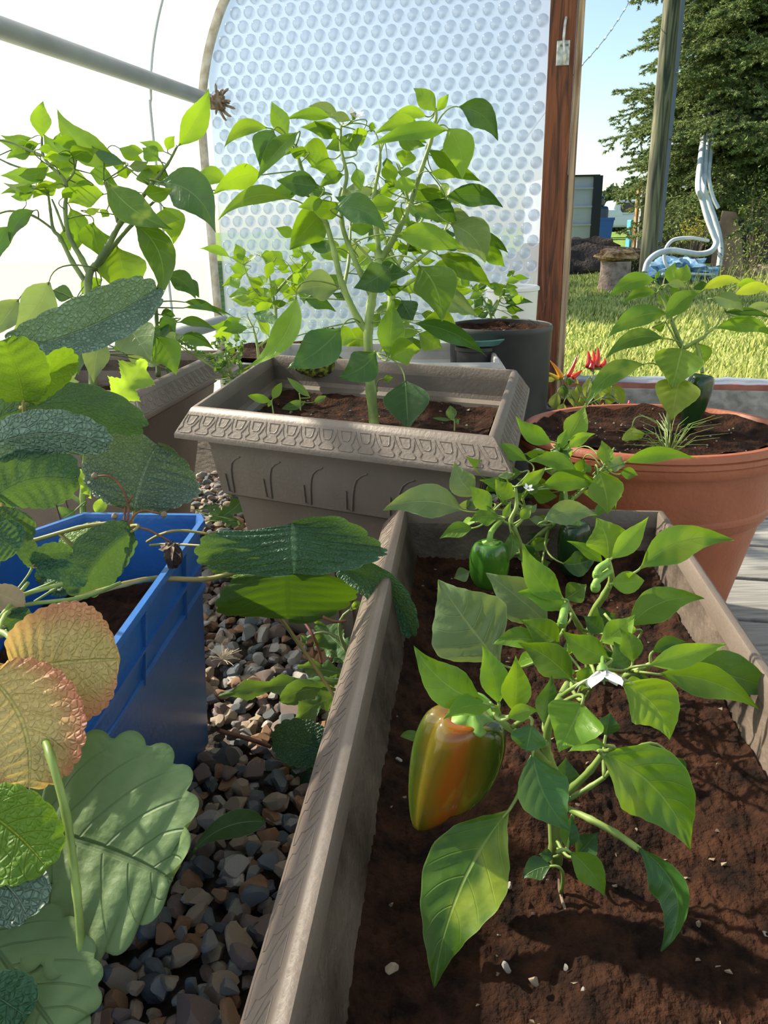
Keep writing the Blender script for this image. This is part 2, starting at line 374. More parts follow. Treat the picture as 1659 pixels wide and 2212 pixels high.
# ================================================================ containers
def inset(q, d):
    """offset a convex quad (counter-clockwise list of 2D) outward by d"""
    n = len(q); out = []
    for i in range(n):
        p0, p1, p2 = q[i-1], q[i], q[(i+1) % n]
        e1 = (p1-p0).normalized(); e2 = (p2-p1).normalized()
        n1 = Vector((e1.y, -e1.x)); n2 = Vector((e2.y, -e2.x))
        k = (n1+n2); k = k/(k.dot(n1)); out.append(p1+k*d)
    return out
def ring(q, d, z): return [Vector((p.x, p.y, z)) for p in inset(q, d)]
def motif(b, A, B, q, e, zr, c0, c1, n, rad=.0009, mi=0):
    """goblet and bell outlines along edge e of quad q, on the sloped face between profile points c0 and c1"""
    r0 = ring(q, c0[0], zr+c0[1]); r1 = ring(q, c1[0], zr+c1[1])
    a0, b0 = r0[e], r0[(e+1) % 4]; a1, b1 = r1[e], r1[(e+1) % 4]
    def pt(s, h): return (a0.lerp(b0, s)).lerp(a1.lerp(b1, s), 1-h)
    for i in range(n):
        c = (i+.5)/n
        if not (A <= c <= B): continue
        def X(l): return [pt(min(.995, max(.005, c+x/n)), h) for x, h in l]
        b.tube(X([(-.28, .90), (.28, .90), (.20, .55), (.12, .48), (-.12, .48), (-.20, .55), (-.28, .90)]), rad, 5, mi)
        b.tube(X([(.5, .93), (.46, .68), (.37, .46), (.26, .33), (.33, .25), (.40, .17), (.34, .08), (.22, .06), (-.22, .06), (-.34, .08), (-.40, .17), (-.33, .25), (-.26, .33), (-.37, .46), (-.46, .68), (-.5, .93)]), rad, 5, mi)
def soil_mesh(q, z, name, label, amp=.006, res=70, seed=0, bump=None, m=None, perl=60, psize=.0022):
    """q: quad"""
    vs = []; fs = []; rr = random.Random(seed)
    for j in range(res+1):
        for i in range(res+1):
            u, v = i/res, j/res
            p = (q[0].lerp(q[1], u)).lerp(q[3].lerp(q[2], u), v)
            w = Vector((p.x*22, p.y*22, seed)); h = amp*noise.noise(w)+amp*.6*noise.noise(w*3.1)+amp*.55*noise.noise(w*9)
            ed = min(u, v, 1-u, 1-v); h += .012*max(0, (.07-ed)/.07)
            if bump: h += bump(p.x, p.y)
            vs.append((p.x, p.y, z+h))
    for j in range(res):
        for i in range(res):
            a = j*(res+1)+i; fs.append((a, a+1, a+res+2, a+res+1))
    me = bpy.data.meshes.new(name); me.from_pydata(vs, [], fs); me.polygons.foreach_set('use_smooth', [True]*len(fs))
    o = link(name, me, m or M_soil); tag(o, label, 'soil', kind='stuff')
    pb = MB()
    for k in range(perl):
        i = rr.randrange(len(vs)); p = Vector(vs[i]); s = psize*rr.uniform(.4, 1.3)
        n = len(pb.v); rot = Matrix.Rotation(rr.uniform(0, 6), 3, 'Z')
        oc = [rot @ Vector(c)*s*rr.uniform(.7, 1.2)+p+Vector((rr.uniform(-.002, .002), 0, s*.3)) for c in ((1, 0, 0), (0, 1, 0), (-1, 0, 0), (0, -1, 0), (0, 0, 1), (0, 0, -1))]
        pb.add(oc, [(0, 1, 4), (1, 2, 4), (2, 3, 4), (3, 0, 4), (1, 0, 5), (2, 1, 5), (3, 2, 5), (0, 3, 5)])
    if perl:
        po = pb.build('perlite_crumbs', M_perl, o, smooth=False); po['kind'] = 'stuff'
    return o
PROF_RIM_IN = [(-.016, -.012), (-.011, -.001), (-.007, 0)]
def planter(q, zr, label, edges, units, soil_d, hooks=None, mats=None, group=None, zb=0.0, rim=1.0, low=True, seed=0, soil_label='', bumpf=None, perl=60, cut=(0, 1), flare=.022, soil_amp=.006, res=70, psize=.0022, ledge=True, mrad=.00085):
    m0, m1 = mats or (M_taupe, M_taupe_in)
    c = sum(q, Vector((0, 0)))/4
    root = thing('planter', (c.x, c.y, zb), label, 'planter', group)
    h = zr-zb; f = flare
    b = MB()
    rp = [(-.011, -.020), (-.0095, -.003), (-.008, -.0005), (-.005, 0), (-.001, -.002), (.003, -.008), (f*.95, -.034), (f, -.036), (f, -.042), (f-.003, -.043), (-.014, -.042)]
    b.rings([ring(q, d, zr+z) for d, z in rp])
    for e in edges: motif(b, cut[0], cut[1], q, e, zr, (.003, -.008), (f*.95, -.034), units, mrad)
    b.build('rim', m0, root, angle=38)
    b = MB()
    bp = [(-.014, -.042), (-.018, -.058), (-.020, -.062), (-.020, -.070), (-.030, -.135), (-.034, -.138), (-.046, -.140), (-.049, -.15), (-.085, -h*.97), (-.09, -h+.001)]
    if h < .2: bp = [(-.014, -.042), (-.03, -h+.001)]
    b.rings([ring(q, d, zr+z) for d, z in bp], capend=True)
    if hooks:
        for e, n in hooks:
            r0 = ring(q, -.0195, zr-.070); r1 = ring(q, -.0285, zr-.135); a0, b0 = r0[e], r0[(e+1) % 4]; a1, b1 = r1[e], r1[(e+1) % 4]
            for i in range(n):
                cc = (i+.35)/n
                X = [(a0.lerp(b0, cc+x/n)).lerp(a1.lerp(b1, cc+x/n), y) for x, y in ((.38, .04), (.25, .10), (.14, .2), (.08, .35), (.04, .55), (0, .95), (-.13, .92), (-.12, .5))]
                b.tube(X, .0011, 5)
            r0 = ring(q, -.050, zr-.155); r1 = ring(q, -.081, zr-h*.95); a0, b0 = r0[e], r0[(e+1) % 4]; a1, b1 = r1[e], r1[(e+1) % 4]
            for cc in (.44, .52):
                b.tube([(a0.lerp(b0, cc)).lerp(a1.lerp(b1, cc), y) for y in (0, 1)], .0012, 5)
            b.tube([a0.lerp(b0, .44), a0.lerp(b0, .52)], .0012, 5)
    b.build('body', m0, root, angle=38)
    b = MB(); ip = [(-.011, -.020), (-.016, -soil_d+.022), (-.026, -soil_d+.016), (-.036, -soil_d-.02)] if ledge else [(-.011, -.020), (-.019, -.045), (-.027, -soil_d), (-.034, -soil_d-.03)]
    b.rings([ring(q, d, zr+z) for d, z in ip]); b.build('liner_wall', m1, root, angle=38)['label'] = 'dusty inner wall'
    sq = inset(q, -.030 if ledge else -.023)
    soil_mesh(sq, zr-soil_d, 'potting_soil', soil_label, seed=seed, perl=perl, bump=bumpf, amp=soil_amp, res=res, psize=psize)
    return root
def V2(p): return Vector((p[0], p[1]))
# tan square planter (B); corners counter-clockwise seen from above: front-left, front-right, back-right, back-left
A0 = Vector((-.271, 1.097)); B0 = Vector((.132, .893)); ex = (B0-A0).normalized(); ey = Vector((-ex.y, ex.x)); LB = (B0-A0).length
qB = [A0, B0, Vector((.232, 1.345)), Vector((-.222, 1.575))]
planter(qB, .385, 'square taupe planter holding the tall central pepper plant, moulded rim', (0, 1), 17, .075, mats=(M_taupe, M_taupe_cl), hooks=((0, 6), (1, 6)), seed=2, soil_label='dark soil inside the central square planter', perl=90)
# left planter (A)
cA = Vector((-.385, 1.217)); eA = (Vector((-.336, 1.56))-cA).normalized(); fA = Vector((eA.y, -eA.x))
qA = [cA-fA*.37, cA, cA+eA*.43, cA-fA*.37+eA*.43]
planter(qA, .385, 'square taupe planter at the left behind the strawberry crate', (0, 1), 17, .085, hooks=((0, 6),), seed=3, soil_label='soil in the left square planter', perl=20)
# planter behind, coloured pale to stand for sunlight on it
cW = Vector((.245, 1.615)); qW = [Vector((-.25, 1.66)), cW, cW+Vector((.02, .30)), Vector((-.23, 1.96))]
planter(qW, .352, 'square planter behind the central one, sunlight painted into its pale colour', (0, 1), 19, .06, mats=(M_wlit, M_wlit), seed=4, soil_label='soil in the pale planter behind', perl=10)
# long trough
tz = .29; ty = Vector((math.sin(R_(6.2)), math.cos(R_(6.2)))); tx = Vector((ty.y, -ty.x))
TR = Vector((.340, .897)); wT = .322
tl = TR-tx*wT
LT = .80
qT = [tl-ty*LT, TR-ty*LT, TR, tl]
def tb(x, y):
    p = Vector((x, y)); a = (p-TR).dot(tx)+wT; l = (p-TR).dot(ty)      # a across 0..w, l along (<0)
    h = .020*math.exp(-((a-.14)**2/.006+(l+.44)**2/.004)) + .015*math.exp(-((a-.28)**2)/.002)
    h += .016*math.exp(-((a-.18)**2/.004+(l+.60)**2/.003))
    h += .0022*noise.noise(Vector((x*160, y*160, 0)))+.0016*noise.noise(Vector((x*330, y*330, 4)))
    return h
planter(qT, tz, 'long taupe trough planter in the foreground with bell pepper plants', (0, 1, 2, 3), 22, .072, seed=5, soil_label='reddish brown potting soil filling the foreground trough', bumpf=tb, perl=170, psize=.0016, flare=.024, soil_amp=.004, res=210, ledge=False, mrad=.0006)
# crate
rim = [Vector((-.402, .30)), Vector((-.230, .30)), Vector((-.207, .845)), Vector((-.215, .866)), Vector((-.356, .878)), Vector((-.400, .815))]
bot = [Vector((-.385, .32)), Vector((-.305, .32)), Vector((-.226, .845)), Vector((-.232, .862)), Vector((-.345, .870)), Vector((-.385, .81))]
cz = .307
root = thing('storage_crate', (-.31, .6, 0), 'bright blue plastic crate holding strawberry plants', 'crate')
def cr(q1, q2, d, z): 
    f = (cz-z)/cz; q = [a.lerp(b_, f) for a, b_ in zip(q1, q2)]; return [Vector((p.x, p.y, z)) for p in inset(q, d)]
b = MB()
b.rings([cr(rim, bot, d, z) for d, z in ((-.006, cz-.004), (-.005, cz), (.001, cz), (.002, cz-.003), (.002, cz-.008), (-.001, cz-.010), (-.004, cz-.012), (-.004, cz-.080), (.0, cz-.082), (.0, cz-.088), (-.004, cz-.090), (-.004, .004), (-.02, .0))], capend=True)
b.rings([cr(rim, bot, d, z) for d, z in ((-.006, cz-.004), (-.007, cz-.01), (-.008, .16))])
b.build('body', M_blue, root, angle=30)
b = MB()
for zc in (cz-.048,):
    b.rings([cr(rim, bot, d, z) for d, z in ((-.004, zc+.002), (.002, zc+.0015), (.002, zc-.0015), (-.004, zc-.002))])
e0 = cr(rim, bot, 0, cz-.011); e1 = cr(rim, bot, 0, cz-.088)
for fr in (.10, .36, .62, .86):
    a = e0[1].lerp(e0[2], fr); c = e1[1].lerp(e1[2], fr)
    n = Vector((1, -.03, 0)); tt = (e0[2]-e0[1]).normalized()*.0014
    b.add([a-n*.004-tt, a+n*.001-tt, c+n*.001-tt, c-n*.004-tt, a-n*.004+tt, a+n*.001+tt, c+n*.001+tt, c-n*.004+tt], [(0, 1, 2, 3), (7, 6, 5, 4), (0, 4, 5, 1), (2, 6, 7, 3), (1, 5, 6, 2), (0, 3, 7, 4)])
b.build('rib', M_blue, root, angle=30)
sq = [Vector((-.385, .33)), Vector((-.246, .33)), Vector((-.228, .845)), Vector((-.385, .85))]
soil_mesh(sq, .215, 'potting_soil', 'dark soil inside the blue crate', seed=8, perl=60, amp=.008)
# terracotta pot
pc = Vector((.398, 1.125)); pz = .335
root = thing('flower_pot', (pc.x, pc.y, 0), 'large round terracotta pot with a thick banded rim', 'pot')
b = MB()
rp = [(.172, -.045), (.176, -.006), (.181, 0), (.190, .0), (.195, -.004), (.196, -.009), (.1935, -.0105), (.196, -.012), (.1965, -.018), (.194, -.0195), (.1955, -.021), (.195, -.030), (.192, -.034), (.182, -.036)]
b.lathe(rp, (0, 0, 0), 72)
def oval(b): b.v = [(x*1.0+pc.x, y*.84+pc.y, z+pz) for x, y, z in b.v]
oval(b); b.build('rim', M_terra, root, angle=40)
b = MB(); b.lathe([(.182, -.036), (.180, -.050), (.176, -.098), (.179, -.101), (.179, -.106), (.174, -.108), (.171, -.120), (.168, -.123), (.164, -.125), (.125, -.30), (.12, -.334), (.0, -.334)], (0, 0, 0), 72)
oval(b); b.build('body', M_terra, root, angle=40)
b = MB(); b.lathe([(.172, -.045), (.168, -.07)], (0, 0, 0), 72); oval(b); b.build('liner_wall', M_taupe_in, root)
# round soil
def soil_disc(c, r, z, label, sy=1, amp=.006, seed=1, perl=50, m=None, rings=26, n=72):
    vs = [(c.x, c.y, z)]; fs = []
    for i in range(1, rings+1):
        for j in range(n):
            a = 2*math.pi*j/n; rr_ = r*i/rings; x = c.x+rr_*math.cos(a); y = c.y+rr_*math.sin(a)*sy
            w = Vector((x*22, y*22, seed)); h = amp*(noise.noise(w)+.6*noise.noise(w*3)+.5*noise.noise(w*9))
            if i > rings*.85: h += .012*(i/rings-.85)/.15
            vs.append((x, y, z+h))
    for j in range(n): fs.append((0, 1+j, 1+(j+1) % n))
    for i in range(rings-1):
        for j in range(n): fs.append((1+i*n+j, 1+(i+1)*n+j, 1+(i+1)*n+(j+1) % n, 1+i*n+(j+1) % n))
    me = bpy.data.meshes.new('potting_soil'); me.from_pydata(vs, [], fs); me.polygons.foreach_set('use_smooth', [True]*len(fs))
    o = link('potting_soil', me, m or M_soil); tag(o, label, 'soil', kind='stuff')
    rr = random.Random(seed); pb = MB()
    for k in range(perl):
        p = Vector(rr.choice(vs)); s = .002*rr.uniform(.5, 1.2)
        pb.add([Vector(q)*s+p for q in ((1, 0, 0), (0, 1, 0), (-1, 0, 0), (0, -1, 0), (0, 0, 1), (0, 0, -1))], [(0, 1, 4), (1, 2, 4), (2, 3, 4), (3, 0, 4), (1, 0, 5), (2, 1, 5), (3, 2, 5), (0, 3, 5)])
    if perl: pb.build('perlite_crumbs', M_perl, o, smooth=False)['kind'] = 'stuff'
    return o
soil_disc(pc, .176, pz-.014, 'dark crumbly soil in the terracotta pot', .84, .007, 6, 90)
def pot(c, r, h, z, label, m, taper=.86, lip=.004, sd=.02, cat='pot', soil=None, name='flower_pot', thick=.004):
    root = thing(name, (c.x, c.y, z), label, cat)
    b = MB(); b.lathe([(r-thick, h-.03), (r-thick, h-.002), (r-thick*.5, h), (r, h-.001), (r+lip, h-.004), (r+lip, h-.012), (r, h-.014), (r*taper, 0.002), (0, 0.002)], (c.x, c.y, z), 56)
    b.build('body', m, root)
    b = MB(); b.lathe([(r-thick, h-.03), (r*taper*.97, .01)], (c.x, c.y, z), 56); b.build('liner_wall', m, root)
    if soil: soil_disc(c, r-thick-.001, z+h-sd, soil, 1, .005, 7, 20)
    return root
pk = hz(1082, 700, .40); pot(Vector((pk.x, pk.y)), .118, .40, 0, 'tall dark charcoal cylinder pot in front of the door post', M_black, .93, .001, soil='soil in the tall charcoal pot')
# teal saucer on a pot
ps = hz(1030, 737, .372); cs = Vector((ps.x-.0, ps.y))
b = MB(); b.lathe([(0, .0), (.052, .0), (.058, .003), (.066, .010), (.070, .0105), (.071, .008), (.06, -.004), (.03, -.006), (0, -.006)], (cs.x, cs.y, .372), 48)
o = b.build('plant_saucer', M_teal, origin=(cs.x, cs.y, .366)); tag(o, 'round dark teal plastic saucer beside the charcoal pot', 'saucer')
pot(cs, .045, .366, 0, 'slim dark pot standing under the teal saucer', M_black, .85)
# white buckets at the wall
pw = hw(1105, 640, .17); pot(Vector((pw.x, pw.y)), .075, pw.z+.03, 0, 'white plastic bucket by the bubble wall beside the door post', M_white, .85, .004, name='bucket', cat='bucket')
# back-left pots carrying small peppers
pg = hw(600, 690, .40); pot(Vector((pg.x, pg.y)), .17, .285, 0, 'wide dark pot holding the small pepper at the back left', M_black, .9, .003, .0, soil='soil heap in the wide dark pot at the back')
pg2 = Vector((pg.x+.16, pg.y-.04)); 
me_ = MB()
for i in range(13):
    rr_ = .12*(1-i/13.0)**.8
    me_.v += [(pg.x+.14+rr_*math.cos(a*math.pi/16)*(1+.25*noise.noise(Vector((a, i*.4, 1)))), pg.y-.03+rr_*math.sin(a*math.pi/16), .285+.075*(i/13)+.008*noise.noise(Vector((a*.8, i, 3)))) for a in range(32)]
for i in range(12):
    for j in range(32): me_.f.append((i*32+j, i*32+(j+1) % 32, (i+1)*32+(j+1) % 32, (i+1)*32+j)); me_.m.append(0)
o = me_.build('soil_heap', M_soil); tag(o, 'brown soil heap behind the central pepper stem', 'soil', kind='stuff')
# small black pot of the chilli plant
ck = hz(1262, 892, .17); pot(Vector((ck.x, ck.y)), .095, .17, .02, 'small black pot of the ornamental chilli, behind the terracotta pot', M_black, .8, .003, .015, soil='soil in the small black chilli pot')
# mossy lump inside back rim
b = MB(); c = P(690, 772, 1.50); vs = []
for i in range(9):
    th = math.pi*i/8
    for j in range(14):
        ph = 2*math.pi*j/14; n_ = 1+.25*noise.noise(Vector((i, j, 0)))
        vs.append((c.x+.052*math.sin(th)*math.cos(ph)*n_+.0, c.y+.02*math.sin(th)*math.sin(ph)*n_, c.z-.014+.024*math.cos(th)*n_))
fs = [(i*14+j, i*14+(j+1) % 14, (i+1)*14+(j+1) % 14, (i+1)*14+j) for i in range(8) for j in range(14)]
b.add(vs, fs); M_moss = noisy(mat('moss', (.2, .25, .03), .9), (.05, .06, .01), (.40, .42, .05), 120, 4, .45, .58, .8)
o = b.build('moss_clump', M_moss); tag(o, 'yellow-green speckled moss clump at the back rim of the central planter', 'moss')
# ---------------------------------------------------------------- gravel
def stone_mesh(seed, sub):
    rr = random.Random(seed); bm = bmesh.new(); bmesh.ops.create_icosphere(bm, subdivisions=sub, radius=1)
    pl = []
    for i in range(9):
        n = Vector((rr.gauss(0, 1), rr.gauss(0, 1), rr.gauss(0, 1))).normalized(); pl.append((n, rr.uniform(.45, .78)))
    sc = Vector((rr.uniform(.8, 1.25), rr.uniform(.65, 1.0), rr.uniform(.5, .8)))
    for v in bm.verts:
        p = v.co.copy()
        for n, d in pl:
            k = p.dot(n)
            if k > d: p -= n*(k-d)
        p *= 1+.05*noise.noise(p*2.3+Vector((seed, 0, 0)))
        v.co = Vector((p.x*sc.x, p.y*sc.y, p.z*sc.z))
    me = bpy.data.meshes.new('gravel_stone'); bm.to_mesh(me); bm.free()
    me.polygons.foreach_set('use_smooth', [True]*len(me.polygons)); me.set_sharp_from_angle(angle=R_(22)); return me
SC = [((.10, .12, .135), (.20, .22, .235)), ((.30, .22, .15), (.48, .38, .28)), ((.26, .13, .065), (.42, .24, .13)), ((.34, .31, .27), (.56, .52, .46)), ((.055, .062, .072), (.13, .14, .15)), ((.17, .12, .10), (.30, .22, .19)), ((.22, .21, .20), (.36, .35, .33))]
SM = [noisy(mat('stone', a, .75), tuple(k*.72 for k in a), tuple(k*.84 for k in b_), 60, 8, .3, .7, .35, 200, bdist=.003) for a, b_ in SC]
HI = [stone_mesh(i, 3) for i in range(14)]; LO = [stone_mesh(i+50, 2) for i in range(12)]
HIv = {}
def inq(p, q, d=0):
    q = inset(q, d)
    for i in range(4):
        a, b_ = q[i], q[(i+1) % 4]
        if (b_.x-a.x)*(p.y-a.y)-(b_.y-a.y)*(p.x-a.x) < 0: return False
    return True
qTb = inset(qT, -.085); crb = [Vector((-.385, .32)), Vector((-.300, .32)), Vector((-.226, .862)), Vector((-.385, .87))]
rr = random.Random(11); cand = []
sp = .0185
for layer in range(2):
    y = .02
    while y < 2.0:
        x = -.95
        while x < .30:
            p = Vector((x+rr.uniform(-.5, .5)*sp, y+rr.uniform(-.5, .5)*sp))
            s = rr.uniform(.0085, .0155)*(1.0 if rr.random() < .8 else 1.35)
            if not (inq(p, qTb, .004) or inq(p, crb, .006) or inq(p, inset(qB, -.08)) or inq(p, inset(qA, -.08)) or inq(p, inset(qW, -.08)) or (p.x*WX.x+p.y*WX.y) < -1.06 or (p.x*WX.x+p.y*WX.y) > dl-.01):
                cand.append((p, s, layer*.010+rr.uniform(-.003, .007), rr.random()))
            x += sp*(1 if layer == 0 else 1.7)
        y += sp*(1 if layer == 0 else 1.7)
def proj(p):
    d = p-CAM; t = d.dot(fwd); return (d.dot(rt)/t*F+W/2, -d.dot(up)/t*F+H/2, t)
vis = []; rest = []
for c in cand:
    p3 = Vector((c[0].x, c[0].y, c[2])); px, py, t = proj(p3)
    ok = t > 0 and 190 < px < 900 and 1290 < py < 2240 and px < 905-(py-1130)*.235 and not (px < 330 and py < 2050) and (c[2] > .002)
    (vis if ok else rest).append((c[1]/max(t, .1)*(1 if ok else 0), c))
vis.sort(key=lambda k: -k[0]); rest += vis[300:]; vis = vis[:300]
def pickm(r): return 0 if r < .12 else 1 if r < .34 else 2 if r < .48 else 3 if r < .58 else 4 if r < .72 else 5 if r < .90 else 6
for k, (_, (p, s, z, r)) in enumerate(vis):
    mi = pickm(r); me = HI[rr.randrange(14)]; key = (me.name, mi)
    if key not in HIv:
        m2 = me.copy(); m2.materials.append(SM[mi]); HIv[key] = m2
    o = bpy.data.objects.new('gravel_stone', HIv[key]); COL.objects.link(o)
    o.location = (p.x, p.y, z+s*.35); o.scale = (s, s, s); o.rotation_euler = (rr.uniform(-.6, .6), rr.uniform(-.6, .6), rr.uniform(0, 6.28))
    tag(o, 'angular gravel stone on the ground between blue crate and trough', 'stone', 'gravel stones between the crate and the trough')
import numpy as np
V = []; Fc = []; Mi = []; nv = 0
LOd = []
for me in LO:
    co = np.empty(len(me.vertices)*3); me.vertices.foreach_get('co', co); co = co.reshape(-1, 3)
    LOd.append((co, np.array([tuple(f.vertices) for f in me.polygons])))
for _, (p, s, z, r) in rest:
    co, fc = LOd[rr.randrange(12)]
    e = Matrix.Rotation(rr.uniform(0, 6.28), 3, 'Z') @ Matrix.Rotation(rr.uniform(-.6, .6), 3, 'X')
    c2 = co @ np.array(e).T * s + np.array([p.x, p.y, z+s*.35])
    V.append(c2); Fc.append(fc+nv); Mi.append(np.full(len(fc), pickm(r))); nv += len(co)
V = np.concatenate(V); Fc = np.concatenate(Fc); Mi = np.concatenate(Mi)
me = bpy.data.meshes.new('gravel'); me.vertices.add(len(V)); me.vertices.foreach_set('co', V.ravel())
me.loops.add(Fc.size); me.loops.foreach_set('vertex_index', Fc.ravel().astype(np.int32))
me.polygons.add(len(Fc)); me.polygons.foreach_set('loop_start', np.arange(0, Fc.size, 3, dtype=np.int32)); me.update(calc_edges=True)
for m in SM: me.materials.append(m)
me.polygons.foreach_set('material_index', Mi.astype(np.int32))
me.polygons.foreach_set('use_smooth', [True]*len(Fc)); me.set_sharp_from_angle(angle=R_(25))
o = link('gravel', me); tag(o, 'mixed grey, tan and brown gravel covering the greenhouse floor', 'gravel', kind='stuff')
# ================================================================ outdoors
M_lawn = noisy(mat('lawn', (.1, .2, .03), .9, .1), (.09, .17, .025), (.26, .36, .07), 2.2, 10, .3, .7, .8, 60, bdist=.03)
M_grass = mat('grass_blade', (.2, .3, .04), .6, .25)
def grassmat():
    m = M_grass; geo = nd(m, 'ShaderNodeNewGeometry'); c = nd(m, 'ShaderNodeValToRGB')
    c.color_ramp.elements[0].color = (.13, .23, .02, 1); c.color_ramp.elements[1].color = (.75, .72, .26, 1)
    ln(m, geo.outputs['Random Per Island'], c.inputs[0]); ln(m, c.outputs[0], bsdf(m).inputs['Base Color'])
    tr = nd(m, 'ShaderNodeBsdfTranslucent'); ln(m, c.outputs[0], tr.inputs[0]); mx = nd(m, 'ShaderNodeMixShader'); mx.inputs[0].default_value = .45
    ln(m, bsdf(m).outputs[0], mx.inputs[1]); ln(m, tr.outputs[0], mx.inputs[2]); ln(m, mx.outputs[0], m.node_tree.nodes['Material Output'].inputs[0])
grassmat()
quadplane('lawn', [(-60, NW+.12, -.03), (60, NW+.12, -.03), (60, 140, -.03), (-60, 140, -.03)], M_lawn)
quadplane('lawn', [(-60, -20, -.04), (60, -20, -.04), (60, NW+.12, -.04), (-60, NW+.12, -.04)], M_lawn)
rs = np.random.RandomState(4)
N = 46000
yy = 3.0+(rs.rand(N)**1.5)*7.5
x0 = yy*.19; x1 = yy*.56+.1; xx = x0+(x1-x0)*rs.rand(N)
n_ok = (xx*WY.x+yy*WY.y) > NW+.06
xx, yy = xx[n_ok], yy[n_ok]; N = len(xx)
hh = (.018+.03*rs.rand(N))*(1+.6*(np.sin(xx*7)*np.sin(yy*5)))*(1+.5*(rs.rand(N) > .95)); az = rs.rand(N)*6.28; le = .6*rs.rand(N)+.15; wdt = .0022+.0022*rs.rand(N)+yy*.0004
bx, by = np.cos(az), np.sin(az); px_, py_ = -by, bx
def st(x, y, z): return np.stack([x, y, z], 1)
v0 = st(xx-px_*wdt, yy-py_*wdt, np.full(N, -.03)); v1 = st(xx+px_*wdt, yy+py_*wdt, np.full(N, -.03))
v2 = st(xx+px_*wdt*.8+bx*hh*le*.4, yy+py_*wdt*.8+by*hh*le*.4, hh*.6-.03); v3 = st(xx-px_*wdt*.8+bx*hh*le*.4, yy-py_*wdt*.8+by*hh*le*.4, hh*.6-.03)
v4 = st(xx+bx*hh*le, yy+by*hh*le, hh-.03)
V = np.stack([v0, v1, v2, v3, v4], 1).reshape(-1, 3); base = (np.arange(N)*5)[:, None]
idx = np.concatenate([base+np.array([[0, 1, 2, 3]]), base+np.array([[3, 2, 4]])], 1).ravel().astype(np.int32)
me = bpy.data.meshes.new('lawn_grass'); me.vertices.add(N*5); me.vertices.foreach_set('co', V.ravel()); me.loops.add(len(idx)); me.loops.foreach_set('vertex_index', idx)
me.polygons.add(2*N); lsx = (np.arange(N)*7)[:, None]+np.array([[0, 4]]); me.polygons.foreach_set('loop_start', lsx.ravel().astype(np.int32)); me.update(calc_edges=True)
o = link('lawn_grass', me, M_grass); tag(o, 'short sunlit yellow-green grass outside the doorway', 'grass', kind='stuff')
def mesh_blob(c, r, seed, amp=.25, n=28, fr=1.5):
    b = MB(); vs = []
    for i in range(n//2+1):
        th = math.pi*i/(n//2)
        for j in range(n):
            ph = 2*math.pi*j/n; d = Vector((math.sin(th)*math.cos(ph), math.sin(th)*math.sin(ph), math.cos(th)))
            k = 1+amp*noise.noise(d*fr+Vector((seed, 0, 0)))+amp*.5*noise.noise(d*fr*3+Vector((seed, 5, 0)))+amp*.25*noise.noise(d*fr*8)
            vs.append(Vector(c)+Vector((d.x*r[0]*k, d.y*r[1]*k, d.z*r[2]*k)))
    b.add(vs, [(i*n+j, (i+1)*n+j, (i+1)*n+(j+1) % n, i*n+(j+1) % n) for i in range(n//2) for j in range(n)]); return b
# heaped earth
g = hz(1300, 590, 0)
for (px, py, tt, r, s, lab) in ((1235, 600, 11.0, (1.1, .7, .42), 1, 'dark heap of earth behind the log stump'), (1330, 596, 11.6, (1.0, .6, .26), 2, 'low earth ridge between the heap and the utility pole')):
    c = P(px, py, tt); c.z = -.05; o = mesh_blob(c, r, s, .3, 40, 2.2).build('earth_heap', M_dsoil); tag(o, lab, 'earth')
# stump with slab
sb = hz(1325, 632, -.03); ts = depth(sb)
M_bark = noisy(mat('log_bark', (.25, .17, .13), .9), (.17, .10, .075), (.50, .38, .30), 14, 8, .3, .7, .6, 40, (1, 1, 1), 0, bdist=.02)
M_slab = wood('split_slab', (.22, .10, .03), (.60, .38, .16), 2.0, (8, 8, 2), .8)
root = thing('log_stump', sb, 'upright log stump on the grass with a split slab on top', 'stump')
b = MB(); rs_ = []
for i in range(9):
    z = .30*i/8; rs_.append([sb+Vector(((.142+.018*noise.noise(Vector((math.cos(a)*1.5, math.sin(a)*1.5, z*4))) - .02*(i/8)*0)*math.cos(a*2*math.pi/28), (.142)*math.sin(a*2*math.pi/28), z-.01)) for a in range(28)])
b.rings(rs_, capend=True); b.build('log', M_bark, root)
sc_ = Vector((sb.x+.01, sb.y, .315)); o = mesh_blob(sc_, (.20, .15, .06), 9, .5, 22, 1.6).build('wood_slab', M_slab, smooth=False); tag(o, 'rough split wooden slab lying on top of the log stump', 'wood')
# container
M_cont = noisy(mat('grey_container', (.2, .22, .25), .6), (.44, .46, .52), (.58, .60, .66), 1.5)
M_dk = mat('dark_metal', (.02, .025, .035), .5)
q1 = P(1180, 540, 14); q2 = P(1272, 540, 14); zt_ = P(1260, 384, 14).z
root = thing('shipping_container', (q2.x, q2.y, 0), 'grey ribbed container standing beyond the lawn beside the door post', 'container')
b = MB(); L_ = (q2-q1).length; mid_ = (q1+q2)/2
b.box((mid_.x, mid_.y+1.2, zt_/2), (L_, 2.4, zt_))
for f in (.2, .42, .64, .86): b.box((mid_.x, mid_.y-.01, zt_*f), (L_, .04, .03))
b.build('body', M_cont, root, smooth=False)
b = MB(); b.box((q2.x+.075, q2.y+.1, zt_/2), (.15, .3, zt_+.02)); b.box((mid_.x, mid_.y, zt_+.01), (L_+.2, .1, .03)); b.build('corner_post', M_dk, root, smooth=False)
